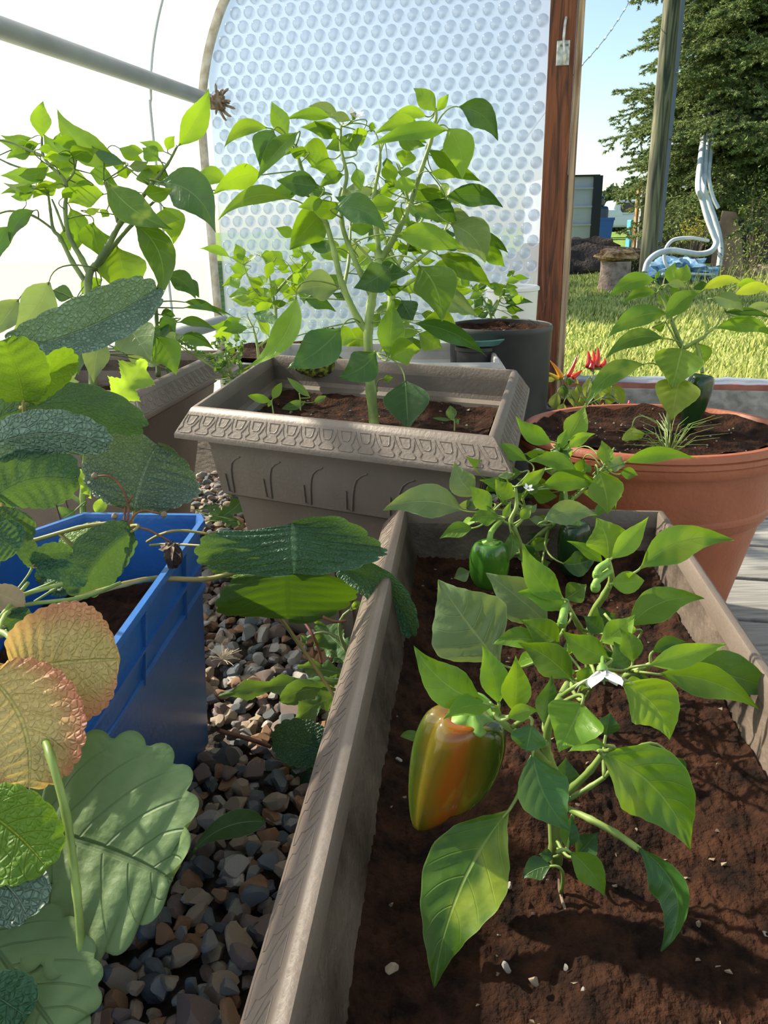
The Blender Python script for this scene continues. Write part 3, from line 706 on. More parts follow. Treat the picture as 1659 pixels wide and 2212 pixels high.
# far pickup truck
M_vw = mat('white_paint', (.75, .76, .78), .3); M_gls = mat('dark_glass', (.02, .025, .03), .1); M_tyre = mat('tyre', (.02, .02, .02), .8)
c = P(1338, 505, 33); c.z = 0
root = thing('pickup_truck', c, 'white pickup truck parked far beyond the lawn', 'truck')
def bxp(name, parts, m, rt_, bev=.04):
    b = MB()
    for (x, y, z, sx, sy, sz) in parts: b.box((c.x+x, c.y+y, z), (sx, sy, sz))
    return b.build(name, m, rt_, smooth=False, bevel=bev)
bxp('body', [(0, 0, .62, 3.4, 1.7, .5), (-.9, 0, .9, 1.5, 1.7, .35)], M_vw, root, .1)
b = MB(); 
def trap(x0, x1, x2, x3, z0, z1, yw, dy=0): return [Vector((c.x+x, c.y+y+dy, z)) for y in (-yw, yw) for x, z in ((x0, z0), (x1, z0), (x2, z1), (x3, z1))]
b.add(trap(-.65, 1.5, 1.25, -.45, .85, 1.42, .8), [(0, 1, 2, 3), (7, 6, 5, 4), (0, 4, 5, 1), (1, 5, 6, 2), (2, 6, 7, 3), (3, 7, 4, 0)]); b.build('cab', M_vw, root, smooth=False, bevel=.08)
bxp('window', [(.02, -.82, 1.13, .55, .04, .36)], M_gls, root, .02); bxp('window', [(.8, -.82, 1.13, .75, .04, .36)], M_gls, root, .02)
for x in (-1.1, 1.1):
    b = MB(); b.tube([(c.x+x, c.y-.9, .36), (c.x+x, c.y-.66, .36)], .36, 20); b.build('wheel', M_tyre, root)
c2 = P(1258, 500, 30); c2.z = 0
root = thing('van', c2, 'dark blue van half hidden behind the grey container', 'van'); c = c2
bxp('body', [(0, 0, .75, 1.5, 1.6, .8)], mat('navy_paint', (.02, .03, .08), .3), root, .1); bxp('cab', [(-.05, 0, 1.3, 1.3, 1.5, .45)], M_gls, root, .12)
for x in (-.45, .45):
    b = MB(); b.tube([(c.x+x, c.y-.85, .33), (c.x+x, c.y-.62, .33)], .33, 16); b.build('wheel', M_tyre, root)
c = P(1302, 512, 19); c.z = 0; M_bin = mat('blue_bin', (.03, .09, .38), .45)
b = MB(); b.rings([[Vector((c.x+sx*w, c.y+sy*w, z)) for sx, sy in ((-1, -1), (1, -1), (1, 1), (-1, 1))] for w, z in ((.13, 0), (.19, .64), (.205, .64), (.205, .70), (.19, .70), (.18, .5))], capstart=True, capend=True)
o = b.build('bin', M_bin, smooth=False); tag(o, 'dark blue open bin in front of the white pickup', 'bin')
c = P(1278, 512, 17); b = MB(); b.lathe([(0, 0), (.09, 0), (.10, .38), (.105, .38), (.105, .42), (.08, .42), (.075, .46), (0, .46)], (c.x, c.y, 0), 20)
o = b.build('barrel', mat('tan_barrel', (.35, .24, .15), .7)); tag(o, 'small tan barrel beside the blue bin', 'barrel')
c = P(1360, 500, 18); b = MB(); b.box((c.x, c.y, .33), (.07, .3, .62)); o = b.build('storage_box', mat('turquoise_paint', (.06, .26, .34), .5), smooth=False, bevel=.02); tag(o, 'turquoise box standing left of the white board', 'box')
# white board post
def upright(px, wpx, y0, y1, t, m, name, label, cat, dep=.05, lean=0):
    a = P(px, y1, t); top = P(px, y0, t); w = wpx/F*t; zt = top.z
    b = MB(); x_ = a.x; b.rings([[Vector((x_+lean*z/zt+sx*w/2, a.y+sy*dep, z)) for sx, sy in ((-1, -1), (1, -1), (1, 1), (-1, 1))] for z in (-.03, zt)], capstart=True, capend=True)
    o = b.build(name, m, smooth=False, bevel=.004); tag(o, label, cat); return o
upright(1384, 24, 388, 535, 10.8, noisy(mat('whitewashed_board', (.7, .68, .64), .7), (.45, .42, .38), (.80, .78, .74), 8), 'board', 'white-painted upright board left of the utility pole', 'board', lean=.03)
upright(1369, 5, 412, 532, 10.7, M_slab, 'wood_strip', 'narrow orange wood strip at the left edge of the white board', 'board')
# utility pole
c = P(1404, 520, 8.9); M_pole = wood('creosote_pole', (.03, .034, .02), (.20, .19, .10), 2, (9, 9, .6), .8)
b = MB(); b.rings([[Vector((c.x+r*math.cos(a*math.pi/12), c.y+r*math.sin(a*math.pi/12), z)) for a in range(24)] for r, z in ((.092, -.03), (.090, 1), (.086, 3), (.078, 6.5))], capend=True)
o = b.build('utility_pole', M_pole); tag(o, 'tall round dark timber utility pole beside the spruce', 'pole')
upright(1424, 9, -400, 520, 9.1, mat('bluegrey_conduit', (.16, .19, .25), .5), 'conduit', 'thin blue-grey conduit strapped beside the utility pole', 'conduit', .03)
# sagging line with wraps
a = P(1248, 150, 6.5); z = P(1368, -10, 8.5); pts = [a.lerp(z, i/24)-Vector((0, 0, .05*math.sin(math.pi*i/24))) for i in range(25)]
a2 = a-(z-a)*.6
b = MB(); b.tube([a2]+pts+[z+(z-a)*.4], .004, 6); o = b.build('overhead_cable', M_steel); tag(o, 'thin cable crossing the sky beside the door post', 'cable')
b = MB()
for i in range(1, 24, 3): b.tube([pts[i], pts[i]*.3+pts[i+1]*.7], .010, 6)
b.build('wrap', M_white, o)['label'] = 'white wraps along the cable'
# shed and fence behind
M_fence = wood('grey_fence_board', (.05, .045, .04), (.20, .17, .14), 2, (6, 6, .6), .85); M_shed = wood('dark_shed_wall', (.018, .016, .016), (.06, .05, .05), 2, (5, 5, .6), .9)
f0 = P(1424, 520, 12.0); f1 = P(1540, 520, 12.4); root = thing('board_fence', (f0.x, f0.y, 0), 'weathered upright board fence in shade behind the utility pole', 'fence')
n = 9; zt_ = P(1450, 424, 12).z
b = MB()
for i in range(n):
    p = f0.lerp(f1, (i+.5)/n); b.box((p.x, p.y, (zt_+.03*(i % 3))/2), ((f1-f0).length/n-.012, .025, zt_+.03*(i % 3)))
b.build('boards', M_fence, root, smooth=False)
b = MB(); p = (f0+f1)/2; b.box((p.x, p.y+.04, zt_*.8), ((f1-f0).length, .04, .08)); b.build('rail', M_fence, root, smooth=False)
s0_ = P(1530, 520, 12.2); root = thing('shed', (s0_.x+1.5, s0_.y, 0), 'dark timber shed half hidden behind the spruce branches', 'shed')
zl = P(1530, 395, 12).z; zh = P(1700, 320, 12).z
b = MB(); b.add([Vector((s0_.x+x, s0_.y+y, z)) for y in (0, 2.5) for x, z in ((0, -.03), (3.2, -.03), (3.2, zh+.3), (0, zl))], [(0, 1, 2, 3), (7, 6, 5, 4), (0, 3, 7, 4), (1, 5, 6, 2), (3, 2, 6, 7)]); b.build('wall', M_shed, root, smooth=False)
b = MB(); d = (zh+.3-zl)/3.2; b.add([Vector((s0_.x+x, s0_.y+y, zl+d*x+k)) for k in (.01, .07) for x, y in ((-.25, -.3), (3.4, -.3), (3.4, 2.7), (-.25, 2.7))], [(0, 3, 2, 1), (4, 5, 6, 7), (0, 1, 5, 4), (1, 2, 6, 5), (2, 3, 7, 6), (3, 0, 4, 7)]); b.build('roof', mat('shed_roof', (.10, .13, .18), .6), root, smooth=False)
# hoses and bundle
def hose(name, pxs, t, r, m, label, cat='hose'):
    b = MB(); pts = smooth_path([P(x, y, tt) for x, y, tt in [(p[0], p[1], p[2] if len(p) > 2 else t) for p in pxs]], 6)
    for p in pts: p.z = max(p.z, r-.03)
    b.tube(pts, r, 10); o = b.build(name, m); tag(o, label, cat); return o
M_hose = noisy(mat('pale_hose', (.6, .63, .62), .5), (.46, .50, .50), (.72, .74, .72), 6)
hose('drain_hose', [(1530, 180, 9.6), (1516, 320, 8.7), (1508, 400), (1517, 430), (1528, 470), (1541, 505), (1547, 525), (1535, 543), (1510, 549), (1480, 545), (1450, 541), (1420, 548), (1400, 565), (1393, 588)], 8.0, .030, M_hose, 'thick pale hose that bends along the ground to the left')
hose('drain_hose', [(1540, 180, 9.6), (1526, 322, 8.7), (1520, 400), (1530, 432), (1543, 470), (1553, 505), (1557, 540), (1553, 575)], 8.2, .028, M_hose, 'thick pale hose running straight down to the ground, right of the bending one')
hose('drain_hose', [(1550, 180, 9.6), (1536, 325, 8.7), (1531, 380), (1540, 425), (1552, 450)], 8.4, .022, M_hose, 'shorter pale hose at the right of the bundle')
hose('garden_hose', [(1530, 520, 8.3), (1495, 514), (1455, 518), (1437, 540), (1436, 565), (1450, 580), (1480, 583)], 8.2, .018, M_hose, 'thin pale hose looped around the blue bundle', 'hose')
c = P(1475, 560, 8.4); o = mesh_blob((c.x, c.y, .08), (.34, .25, .14), 3, .5, 36, 2.5).build('tarp_bundle', noisy(mat('blue_tarp', (.1, .3, .5), .4), (.04, .15, .30), (.30, .48, .60), 9, 4, .4, .6, .3)); tag(o, 'crumpled blue tarp bundle under the pale hoses', 'tarp')
hose('drain_pipe', [(1430, 592), (1500, 592), (1545, 594)], 7.9, .012, M_hose, 'thin pale pipe lying on the grass before the tarp bundle', 'pipe')
c = P(1575, 520, 8.8); b = MB(); z_ = P(1575, 455, 8.8).z
b.add([Vector((c.x+x, c.y+y, z)) for y in (0, .04) for x, z in ((-.17, -.03), (.23, -.03), (.17, .3), (.04, z_-.02), (-.10, z_), (-.15, .4))], [(0, 1, 2, 3, 4, 5), (11, 10, 9, 8, 7, 6)]+[(i, (i+6), (i+1) % 6+6, (i+1) % 6) for i in range(6)])
o = b.build('plywood_sheet', noisy(mat('tan_ply', (.3, .18, .12), .8), (.22, .13, .09), (.42, .28, .19), 5), smooth=False); tag(o, 'tan brown plywood sheet leaning behind the pale hoses', 'board')
for (px, py, w, h, s, lab) in ((1650, 592, .16, .09, 4, 'flat beige stone at the right edge of the grass'),):
    c = hz(px, py, 0); o = mesh_blob((c.x, c.y, .02), (w, .12, h), s, .2, 20).build('field_stone', M_bark); tag(o, lab, 'stone')
# foliage helper: many small leaves / needles around points
def foliage(name, pts, m, size, seed=0, parent=None, k=1, asp=.35):
    rr = np.random.RandomState(seed); n = len(pts)*k; c = np.repeat(np.array([tuple(p) for p in pts]), k, 0)+rr.normal(0, size*.5, (n, 3))
    d = rr.normal(0, 1, (n, 3)); d /= np.linalg.norm(d, axis=1)[:, None]; e = np.cross(d, rr.normal(0, 1, (n, 3))); e /= np.linalg.norm(e, axis=1)[:, None]
    s = size*(.6+.8*rr.rand(n))[:, None]; V = np.stack([c-d*s*.5, c+e*s*asp*.5, c+d*s*.5, c-e*s*asp*.5], 1).reshape(-1, 3)
    me = bpy.data.meshes.new(name); me.vertices.add(n*4); me.vertices.foreach_set('co', V.ravel()); me.loops.add(n*4); me.loops.foreach_set('vertex_index', np.arange(n*4, dtype=np.int32))
    me.polygons.add(n); me.polygons.foreach_set('loop_start', np.arange(0, n*4, 4, dtype=np.int32)); me.update(calc_edges=True)
    o = link(name, me, m)
    if parent: par(o, parent)
    return o
def isl(name, c1, c2, tr=.25, rough=.6):
    m = mat(name, c1, rough, .3); geo = nd(m, 'ShaderNodeNewGeometry'); c = nd(m, 'ShaderNodeValToRGB')
    c.color_ramp.elements[0].color = (*c1, 1); c.color_ramp.elements[1].color = (*c2, 1)
    ln(m, geo.outputs['Random Per Island'], c.inputs[0]); ln(m, c.outputs[0], bsdf(m).inputs['Base Color'])
    t = nd(m, 'ShaderNodeBsdfTranslucent'); ln(m, c.outputs[0], t.inputs[0]); mx = nd(m, 'ShaderNodeMixShader'); mx.inputs[0].default_value = tr
    ln(m, bsdf(m).outputs[0], mx.inputs[1]); ln(m, t.outputs[0], mx.inputs[2]); ln(m, mx.outputs[0], m.node_tree.nodes['Material Output'].inputs[0]); return m
M_ndl = isl('spruce_needles', (.07, .12, .04), (.34, .42, .14)); M_far = isl('far_foliage', (.03, .06, .02), (.10, .15, .05)); M_bush = isl('bush_leaf', (.06, .10, .02), (.28, .32, .06))
M_yel = isl('yellow_leaf', (.45, .38, .04), (.75, .62, .08)); M_trunk = noisy(mat('trunk_bark', (.1, .07, .05), .9), (.06, .045, .035), (.2, .15, .11), 8)
# spruce: branches as sub-meshes
def branch_mesh(seed, L=1.0):
    rr = random.Random(seed); pts = []; sk = []
    def twig(p, d, l, dep):
        n = max(3, int(l/.022)); q = p.copy(); dd = d.copy(); path = [q.copy()]
        for i in range(n):
            dd = (dd+Vector((rr.gauss(0, .05), rr.gauss(0, .05), rr.gauss(0, .04)-.012+(.03 if i > n*.7 else 0)))).normalized(); q = q+dd*l/n; path.append(q.copy())
            pts.append((q.copy(), dd.copy()))
            if dep > 0 and i > 1 and i % 2 == 0:
                sgn = 1 if (i//2) % 2 else -1
                sd_ = (dd*.75+Vector((-dd.y, dd.x, 0))*sgn*.8+Vector((0, 0, rr.uniform(-.25, .12)))).normalized()
                twig(q, sd_, l*.42*(1-i/n*.62)*rr.uniform(.7, 1.15), dep-1)
        sk.append(path)
    twig(Vector((0, 0, 0)), Vector((1, 0, .05)), L, 2)
    return pts, sk
def branch_obj(seed):
    pts, sk = branch_mesh(seed); b = MB()
    for path in sk: b.tube(path[::2] if len(path) > 6 else path, .004 if len(path) > 20 else .0022, 4, 0, cap=False)
    rr = np.random.RandomState(seed); k = 11; n = len(pts)*k
    c = np.repeat(np.array([tuple(p) for p, d in pts]), k, 0); d = np.repeat(np.array([tuple(d_) for p, d_ in pts]), k, 0)
    c = c+d*rr.uniform(-.011, .011, (n, 1)); o_ = np.cross(d, rr.normal(0, 1, (n, 3))); o_ /= np.linalg.norm(o_, axis=1)[:, None]
    dr = d*.7+o_*.8; s = .021*(.7+.6*rr.rand(n))[:, None]; e = np.cross(dr, rr.normal(0, 1, (n, 3))); e /= np.linalg.norm(e, axis=1)[:, None]
    V = np.stack([c-e*.0038, c+e*.0038, c+dr*s], 1).reshape(-1, 3)
    st_ = len(b.v); b.v += [tuple(v) for v in V]; b.f += [(st_+3*i, st_+3*i+1, st_+3*i+2) for i in range(n)]; b.m += [1]*n
    me = bpy.data.meshes.new('branch'); me.from_pydata(b.v, [], b.f); me.materials.append(M_trunk); me.materials.append(M_ndl); me.polygons.foreach_set('material_index', b.m); return me
BR = [branch_obj(i) for i in (1, 2, 3, 4)]
tc_ = P(1640, 520, 10.0); root = thing('spruce_tree', (tc_.x, tc_.y, -.03), 'large dense green spruce tree outside at the right', 'tree')
b = MB(); b.tube([(tc_.x, tc_.y, -.03), (tc_.x+.02, tc_.y, 2), (tc_.x, tc_.y, 5.5)], [.13, .10, .03], 12); b.build('trunk', M_trunk, root)
rr = random.Random(21)
for i in range(250):
    z = .85+3.6*(i/250)**1.0; a = rr.uniform(0, 6.283) if i % 3 else rr.uniform(2.4, 4.6)
    Lb = (1.86-.12*max(0, z-1.2))*rr.uniform(.72, 1.0)
    Lb *= 1.1
    if z < 1.12: Lb *= .42
    me = rr.choice(BR); o = bpy.data.objects.new('branch', me); COL.objects.link(o); o.parent = root
    o.location = (0, 0, z+.03); o.scale = (Lb, Lb*.9, Lb*.9)
    o.rotation_euler = (rr.uniform(-.3, .3), rr.uniform(-.10, .22), a)
# far treeline
rr = random.Random(6)
def conif(px, ytop, t, wpx, label, con=True, seed=0):
    base = P(px, 500, t); base.z = 0; top = P(px, ytop, t).z; w = wpx/F*t/2; r_ = random.Random(seed); pts = []
    for i in range(900):
        h = r_.random()**(.8 if con else .9); a = r_.uniform(0, 6.28)
        rad = w*((1-h)*(.75+.25*math.sin(h*38)) if con else math.sqrt(max(.02, 1-(h*1.3-.45)**2/.75)))*r_.uniform(.55, 1)
        pts.append(base+Vector((rad*math.cos(a), rad*math.sin(a), .1+h*(top-.1))))
    root = thing('conifer_tree' if con else 'broadleaf_tree', base, label, 'tree', 'far treeline')
    foliage('crown', pts, M_far, t*.008, seed, root, 3, .5); b = MB(); b.tube([base, base+Vector((0, 0, top*.7))], [.12, .04], 6); b.build('trunk', M_trunk, root)
for k, (px, yt, w, con, lab) in enumerate(((1283, 428, 50, False, 'rounded tree in the far treeline beside the container'), (1306, 432, 44, False, 'low tree in the far treeline above the dark van'), (1320, 418, 26, True, 'narrow conifer in the middle of the far treeline'), (1338, 424, 46, False, 'bushy tree in the far treeline above the pickup'), (1352, 412, 30, True, 'taller conifer in the far treeline'), (1366, 398, 34, True, 'tallest conifer of the far treeline, beside the white board'), (1388, 410, 40, True, 'conifer of the far treeline behind the white board'), (1450, 400, 90, False, 'broad tree behind the board fence'), (1530, 400, 90, False, 'broad tree behind the shed roof'))):
    conif(px, yt, 52, w*1.25, lab, con, 30+k)
# bushes outside
def bush(px, py, t, r, m, name, label, n=500, size=.03, cat='bush', seed=0, z0=None):
    c = P(px, py, t); r_ = random.Random(seed); pts = []
    for i in range(n):
        d = Vector((r_.gauss(0, 1), r_.gauss(0, 1), r_.gauss(0, 1))).normalized()*(r_.random()**.4)
        p = c+Vector((d.x*r[0], d.y*r[1], d.z*r[2])); p.z = max(p.z, .0); pts.append(p)
    root = thing(name, (c.x, c.y, 0), label, cat); foliage('leaves', pts, m, size, seed, root, 2)
    b = MB()
    for i in range(0, len(pts), max(1, len(pts)//14)): b.tube([Vector((c.x+r_.uniform(-.05, .05), c.y, -.03)), pts[i]], .003, 4)
    b.build('stems', M_trunk, root)
bush(1498, 498, 8.9, (.20, .12, .15), M_yel, 'yellow_shrub', 'small shrub with yellow leaves behind the hoses', 150, .028, seed=1)
bush(1495, 512, 9.2, (.34, .2, .16), M_bush, 'green_shrub', 'low green shrub under the yellow leaves by the fence', 220, .03, seed=8)
bush(1615, 560, 7.6, (.28, .25, .30), M_bush, 'weed_patch', 'tall green weeds in front of the shed at the right', 420, .03, seed=2)
bush(1640, 440, 8.4, (.24, .2, .42), M_bush, 'creeper', 'yellow-green creeper hanging below the spruce at right', 260, .035, seed=3)
bush(1430, 560, 9.4, (.5, .3, .16), M_bush, 'weed_patch', 'dark weeds at the foot of the utility pole', 260, .03, seed=5)

# unseen broad trees, added left of the greenhouse to shade the back lawn
for k, (x, y, w, h_) in enumerate(((-9.3, 13.5, 2.6, 10.5), (-9.9, 16.8, 2.6, 10.8), (-11.4, 19.4, 2.6, 12.2))):
    r_ = random.Random(70+k); pts = []
    for i in range(1500):
        d = Vector((r_.gauss(0, 1), r_.gauss(0, 1), r_.gauss(0, 1))).normalized()*(r_.random()**.4)
        pts.append(Vector((x+d.x*w, y+d.y*w, h_*.56+d.z*h_*.44)))
    root = thing('broadleaf_tree', (x, y, -.03), ('unseen leafy tree added left of the greenhouse for its shadow, nearest of its row', 'unseen leafy tree added left of the greenhouse for its shadow, middle of its row', 'unseen leafy tree added left of the greenhouse for its shadow, farthest of its row')[k], 'tree', 'unseen trees added for shade left of the greenhouse')
    foliage('crown', pts, M_far, .42, 60+k, root, 2, .7); b = MB(); b.tube([(x, y, -.03), (x, y, h_*.6)], [.22, .1], 10); b.build('trunk', M_trunk, root)
# ================================================================ leaf builder
PEP = [(0, .04), (.04, .16), (.10, .44), (.20, .80), (.32, 1.0), (.45, .97), (.60, .76), (.74, .48), (.86, .24), (.94, .10), (1, .0)]
OVA = [(0, .06), (.05, .35), (.14, .72), (.28, .97), (.42, 1.0), (.58, .90), (.74, .66), (.87, .38), (.95, .17), (1, .0)]
HRT = [(0, .35), (.03, .75), (.10, .96), (.22, 1.0), (.38, .90), (.55, .68), (.72, .42), (.87, .19), (1, .0)]
STR = [(0, .05), (.08, .26), (.20, .58), (.36, .88), (.52, 1.0), (.68, .98), (.80, .86), (.90, .64), (.97, .34), (1, .12)]
FAN = [(0, .05), (.08, .40), (.20, .78), (.35, 1.0), (.50, 1.0), (.65, .88), (.80, .68), (.92, .42), (1, .15)]
LNG = [(0, .12), (.1, .30), (.25, .55), (.45, .85), (.62, 1.0), (.78, .90), (.90, .62), (.97, .3), (1, .0)]
def itp(tab, u):
    for i in range(len(tab)-1):
        if u <= tab[i+1][0]:
            a, b_ = tab[i], tab[i+1]; t = (u-a[0])/(b_[0]-a[0]); t = t*t*(3-2*t)*.5+t*.5
            return a[1]+(b_[1]-a[1])*t
    return 0
STEMS = []
class Plant:
    def __init__(s, name, base, label, cat='plant', group=None, off=(0, 0), sc=1.0, t=1.0, stem_mat=None, mat=None):
        s.root = thing(name, base, label, cat, group); s.off = off; s.sc = sc; s.t = t; s.sm = stem_mat or M_stem; s.mat = mat or M_leaf; s.st = []; s.rr = random.Random(int(abs(base[0]*1000)+abs(base[1]*1000))); s.dt = lambda x, y: 0
        s.n = 0; s.ws = 1.22
    def p(s, x, y, t=None):
        X = s.off[0]+x/s.sc; Y = s.off[1]+y/s.sc
        return P(X, Y, (s.t if t is None else t)+0)
    def stem(s, pts, r0, r1, m=None, name='stem', n=5, up_=0):
        """pts: (x, y, depth offset)"""
        w = [s.p(q[0], q[1], s.t+(q[2] if len(q) > 2 else 0)) for q in pts]
        w = smooth_path(w, n); k = len(w); rad = [r0+(r1-r0)*i/(k-1) for i in range(k)]
        # nodes: slight swellings
        rad = [r*(1.18 if i % n == 0 and 0 < i < k-1 else 1) for i, r in enumerate(rad)]
        b = MB(); b.tube(w, rad, 8); o = b.build(name, m or s.sm, s.root, angle=180)
        for a in w: s.st.append(a)
        return o
    def leaf(s, bx, by, tx, ty, w, r=0, b=0, d=0, dt=0, m=None, st=None, shape=PEP, fold=.22, droop=.0, name='leaf', pet=True, rows=20, cols=8, teeth=0, tn=9, pleat=.03, sweep=.25, wave=.05, pr=.0011, veins=6, cup=0.0, twist=0.0, px=False, lobes=0, rnd=0.0):
        B = s.p(bx, by, s.t+d); T = s.p(tx, ty, s.t+d+dt); sc = depth((B+T)/2)/F/(1 if px else s.sc)
        W_ = w*s.ws*sc/max(.35, math.cos(R_(min(abs(r), 70))))
        ax = (T-B); L = ax.length; vd = (CAM-(B+T)/2).normalized()
        perp = ax.cross(vd).normalized(); nn = perp.cross(ax).normalized()
        if nn.dot(vd) < 0: nn = -nn
        Mp = (B+T)/2+perp*(b*L)+nn*(droop*L); C = Mp*2-(B+T)/2
        q = Matrix.Rotation(R_(r), 3, ax.normalized())
        rr = s.rr; ph = rr.uniform(0, 6.28); wv = wave*W_*rr.uniform(.6, 1.4)
        vs = []; uvs = []; fs = []
        base_n = (q @ nn); mid = []
        for i in range(rows+1):
            u = i/rows
            for j in range(-cols//2, cols//2+1):
                v = j/(cols/2); av = abs(v); wu = itp(shape, u)
                if lobes and .06 < u < .97:
                    fl = (u*lobes+.35) % 1; wu *= (.38+.62*(fl/.62 if fl < .62 else (1-fl)/.38))*(1+.16*(((u*lobes*7) % 1)-.5))
                if teeth and av > .5: wu *= 1+teeth*(abs(((u*tn+.25) % 1)-.5)*2-.5)*(av-.5)*2
                if rnd:
                    Xb = (1-math.cos(math.pi*u))/2; wu = math.sin(math.pi*u**rnd)**.80 if 0 < u < 1 else 0.0
                    tt_ = abs(math.sin(math.pi*tn*u))**.6*teeth if .12 < u else 0
                    k_ = 1+(tt_-teeth*.6)*av**5
                    Xb = .5+(Xb-.5)*(1+(tt_-teeth*.6))-(.05*math.sin(math.pi*u)*(1-u))
                    xm = (.04+.96*((1-math.cos(math.pi*u))/2)**1.0)*(u**.45)
                    uu = xm+(Xb-xm)*av; uu = max(-.06, min(1.06, uu)); wu *= k_
                else: uu = min(1.0, u+sweep*av*wu*W_/max(L, 1e-6)*.5*(1-u)*1.2)
                pc_ = B*(1-uu)**2+C*2*uu*(1-uu)+T*uu*uu
                tg = ((C-B)*2*(1-uu)+(T-C)*2*uu).normalized()
                n_ = (base_n-tg*base_n.dot(tg)).normalized()
                if twist: n_ = Matrix.Rotation(twist*(uu-.5), 3, tg) @ n_
                sd_ = tg.cross(n_).normalized(); hw_ = wu*W_/2
                fa = fold+cup*av
                pnt = pc_+sd_*(v*hw_*math.cos(fa))+n_*(av*hw_*math.sin(fa))
                ple = (abs(math.cos((u-(0 if rnd else .20*av**1.3))*veins*math.pi))**3)*1.6*pleat*W_*.5*abs(math.sin(math.pi*min(1, av*.9+.05)))**.8 if veins else 0
                pnt = pnt+n_*(-ple+wv*av*av*math.sin(u*9+ph+(0 if v > 0 else 2.1)))
                vs.append(pnt); uvs.append((u, v))
        c_ = 2*(cols//2)+1
        for i in range(rows):
            for j in range(c_-1):
                a = i*c_+j; fs.append((a, a+1, a+c_+1, a+c_))
        nl = len(fs); mb = MB(); mb.add(vs, fs, 0)
        # orientation of faces so that the upper side is n_
        if pet is not False and (st or s.st):
            if st: S0 = s.p(st[0], st[1], s.t+(st[2] if len(st) > 2 else d*.5))
            else: S0 = min(s.st, key=lambda z: (z-B).length)
            tg = (C-B).normalized(); dd = (S0-B).length
            if dd > .002 and dd < .30:
                c1 = B-tg*dd*.45+Vector((0, 0, dd*.10)); path = []
                for i in range(9):
                    t = i/8; path.append(S0*(1-t)**2+c1*2*t*(1-t)+B*t*t)
                path.append(B+tg*L*.05-base_n*.0005)
                mb.tube(path, [pr*1.25-(pr*.45)*i/9 for i in range(10)], 6, 1)
        me = bpy.data.meshes.new(name); me.from_pydata([tuple(v) for v in mb.v], [], mb.f); me.materials.append(m or s.mat); me.materials.append(s.sm)
        me.polygons.foreach_set('material_index', mb.m); me.polygons.foreach_set('use_smooth', [True]*len(mb.f))
        # flip if normals point away from n_
        f0 = me.polygons[(rows//3)*(c_-1)+1]
        if f0.normal.dot(base_n) < 0: me.flip_normals()
        ul = me.uv_layers.new(name='uv'); k = len(uvs)
        data = np.zeros(len(me.loops)*2)
        for li, l in enumerate(me.loops):
            if l.vertex_index < k: data[2*li:2*li+2] = uvs[l.vertex_index]
        ul.data.foreach_set('uv', data)
        o = bpy.data.objects.new(name, me); COL.objects.link(o); par(o, s.root); s.n += 1
        return o
    def leaves(s, rows_, **kw):
        for R in rows_:
            R = list(R); k = dict(kw)
            if isinstance(R[-1], dict): k.update(R.pop())
            s.leaf(*R, **k)
GL = lambda *a, **k: leafmat(*a, **k)
M_stem = noisy(mat('green_stem', (.2, .3, .06), .5), (.13, .20, .035), (.30, .40, .10), 30, 4)
M_stem_d = noisy(mat('dark_green_stem', (.1, .15, .04), .5), (.06, .10, .03), (.16, .22, .06), 30, 4)
M_runner = noisy(mat('tan_runner', (.35, .30, .10), .5), (.24, .24, .06), (.42, .30, .12), 22, 4)
M_redstem = noisy(mat('red_brown_stalk', (.2, .08, .04), .6), (.12, .035, .02), (.30, .13, .06), 40, 4)
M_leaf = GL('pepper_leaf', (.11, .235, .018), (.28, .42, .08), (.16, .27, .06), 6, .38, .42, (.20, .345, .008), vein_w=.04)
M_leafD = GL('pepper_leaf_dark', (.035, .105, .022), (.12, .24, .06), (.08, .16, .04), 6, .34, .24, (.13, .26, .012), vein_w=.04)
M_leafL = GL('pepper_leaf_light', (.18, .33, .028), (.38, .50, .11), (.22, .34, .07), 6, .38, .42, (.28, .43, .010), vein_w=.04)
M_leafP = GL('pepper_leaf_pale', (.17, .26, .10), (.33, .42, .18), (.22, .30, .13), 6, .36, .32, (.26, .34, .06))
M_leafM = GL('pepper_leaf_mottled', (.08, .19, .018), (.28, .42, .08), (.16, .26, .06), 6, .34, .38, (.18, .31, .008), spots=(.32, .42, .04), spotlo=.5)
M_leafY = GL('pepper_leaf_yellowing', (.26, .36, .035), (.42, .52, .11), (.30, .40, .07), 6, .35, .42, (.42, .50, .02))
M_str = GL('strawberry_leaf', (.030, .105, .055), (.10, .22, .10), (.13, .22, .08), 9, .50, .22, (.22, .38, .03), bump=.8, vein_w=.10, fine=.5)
M_strG = GL('strawberry_leaf_sky_sheen', (.13, .21, .16), (.24, .33, .24), (.17, .26, .07), 9, .42, .10, (.16, .26, .03), bump=1.0, vein_w=.10, fine=.6)  # paler blue-green puts the skylight sheen into the leaf colour
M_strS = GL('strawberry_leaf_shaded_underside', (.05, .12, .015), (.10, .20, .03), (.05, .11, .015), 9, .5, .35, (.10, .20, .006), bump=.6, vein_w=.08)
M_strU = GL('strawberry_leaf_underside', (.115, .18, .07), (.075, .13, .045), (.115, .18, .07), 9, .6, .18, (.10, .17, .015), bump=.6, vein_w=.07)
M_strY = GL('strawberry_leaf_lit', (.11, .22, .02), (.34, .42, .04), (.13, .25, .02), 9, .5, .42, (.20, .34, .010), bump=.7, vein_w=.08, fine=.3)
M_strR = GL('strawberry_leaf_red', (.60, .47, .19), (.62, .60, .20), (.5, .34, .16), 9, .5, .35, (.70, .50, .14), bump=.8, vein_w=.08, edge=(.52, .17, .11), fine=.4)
M_weed = GL('weed_leaf', (.07, .16, .04), (.38, .48, .28), (.14, .22, .08), 7, .5, .3, (.24, .40, .04), vein_w=.03)
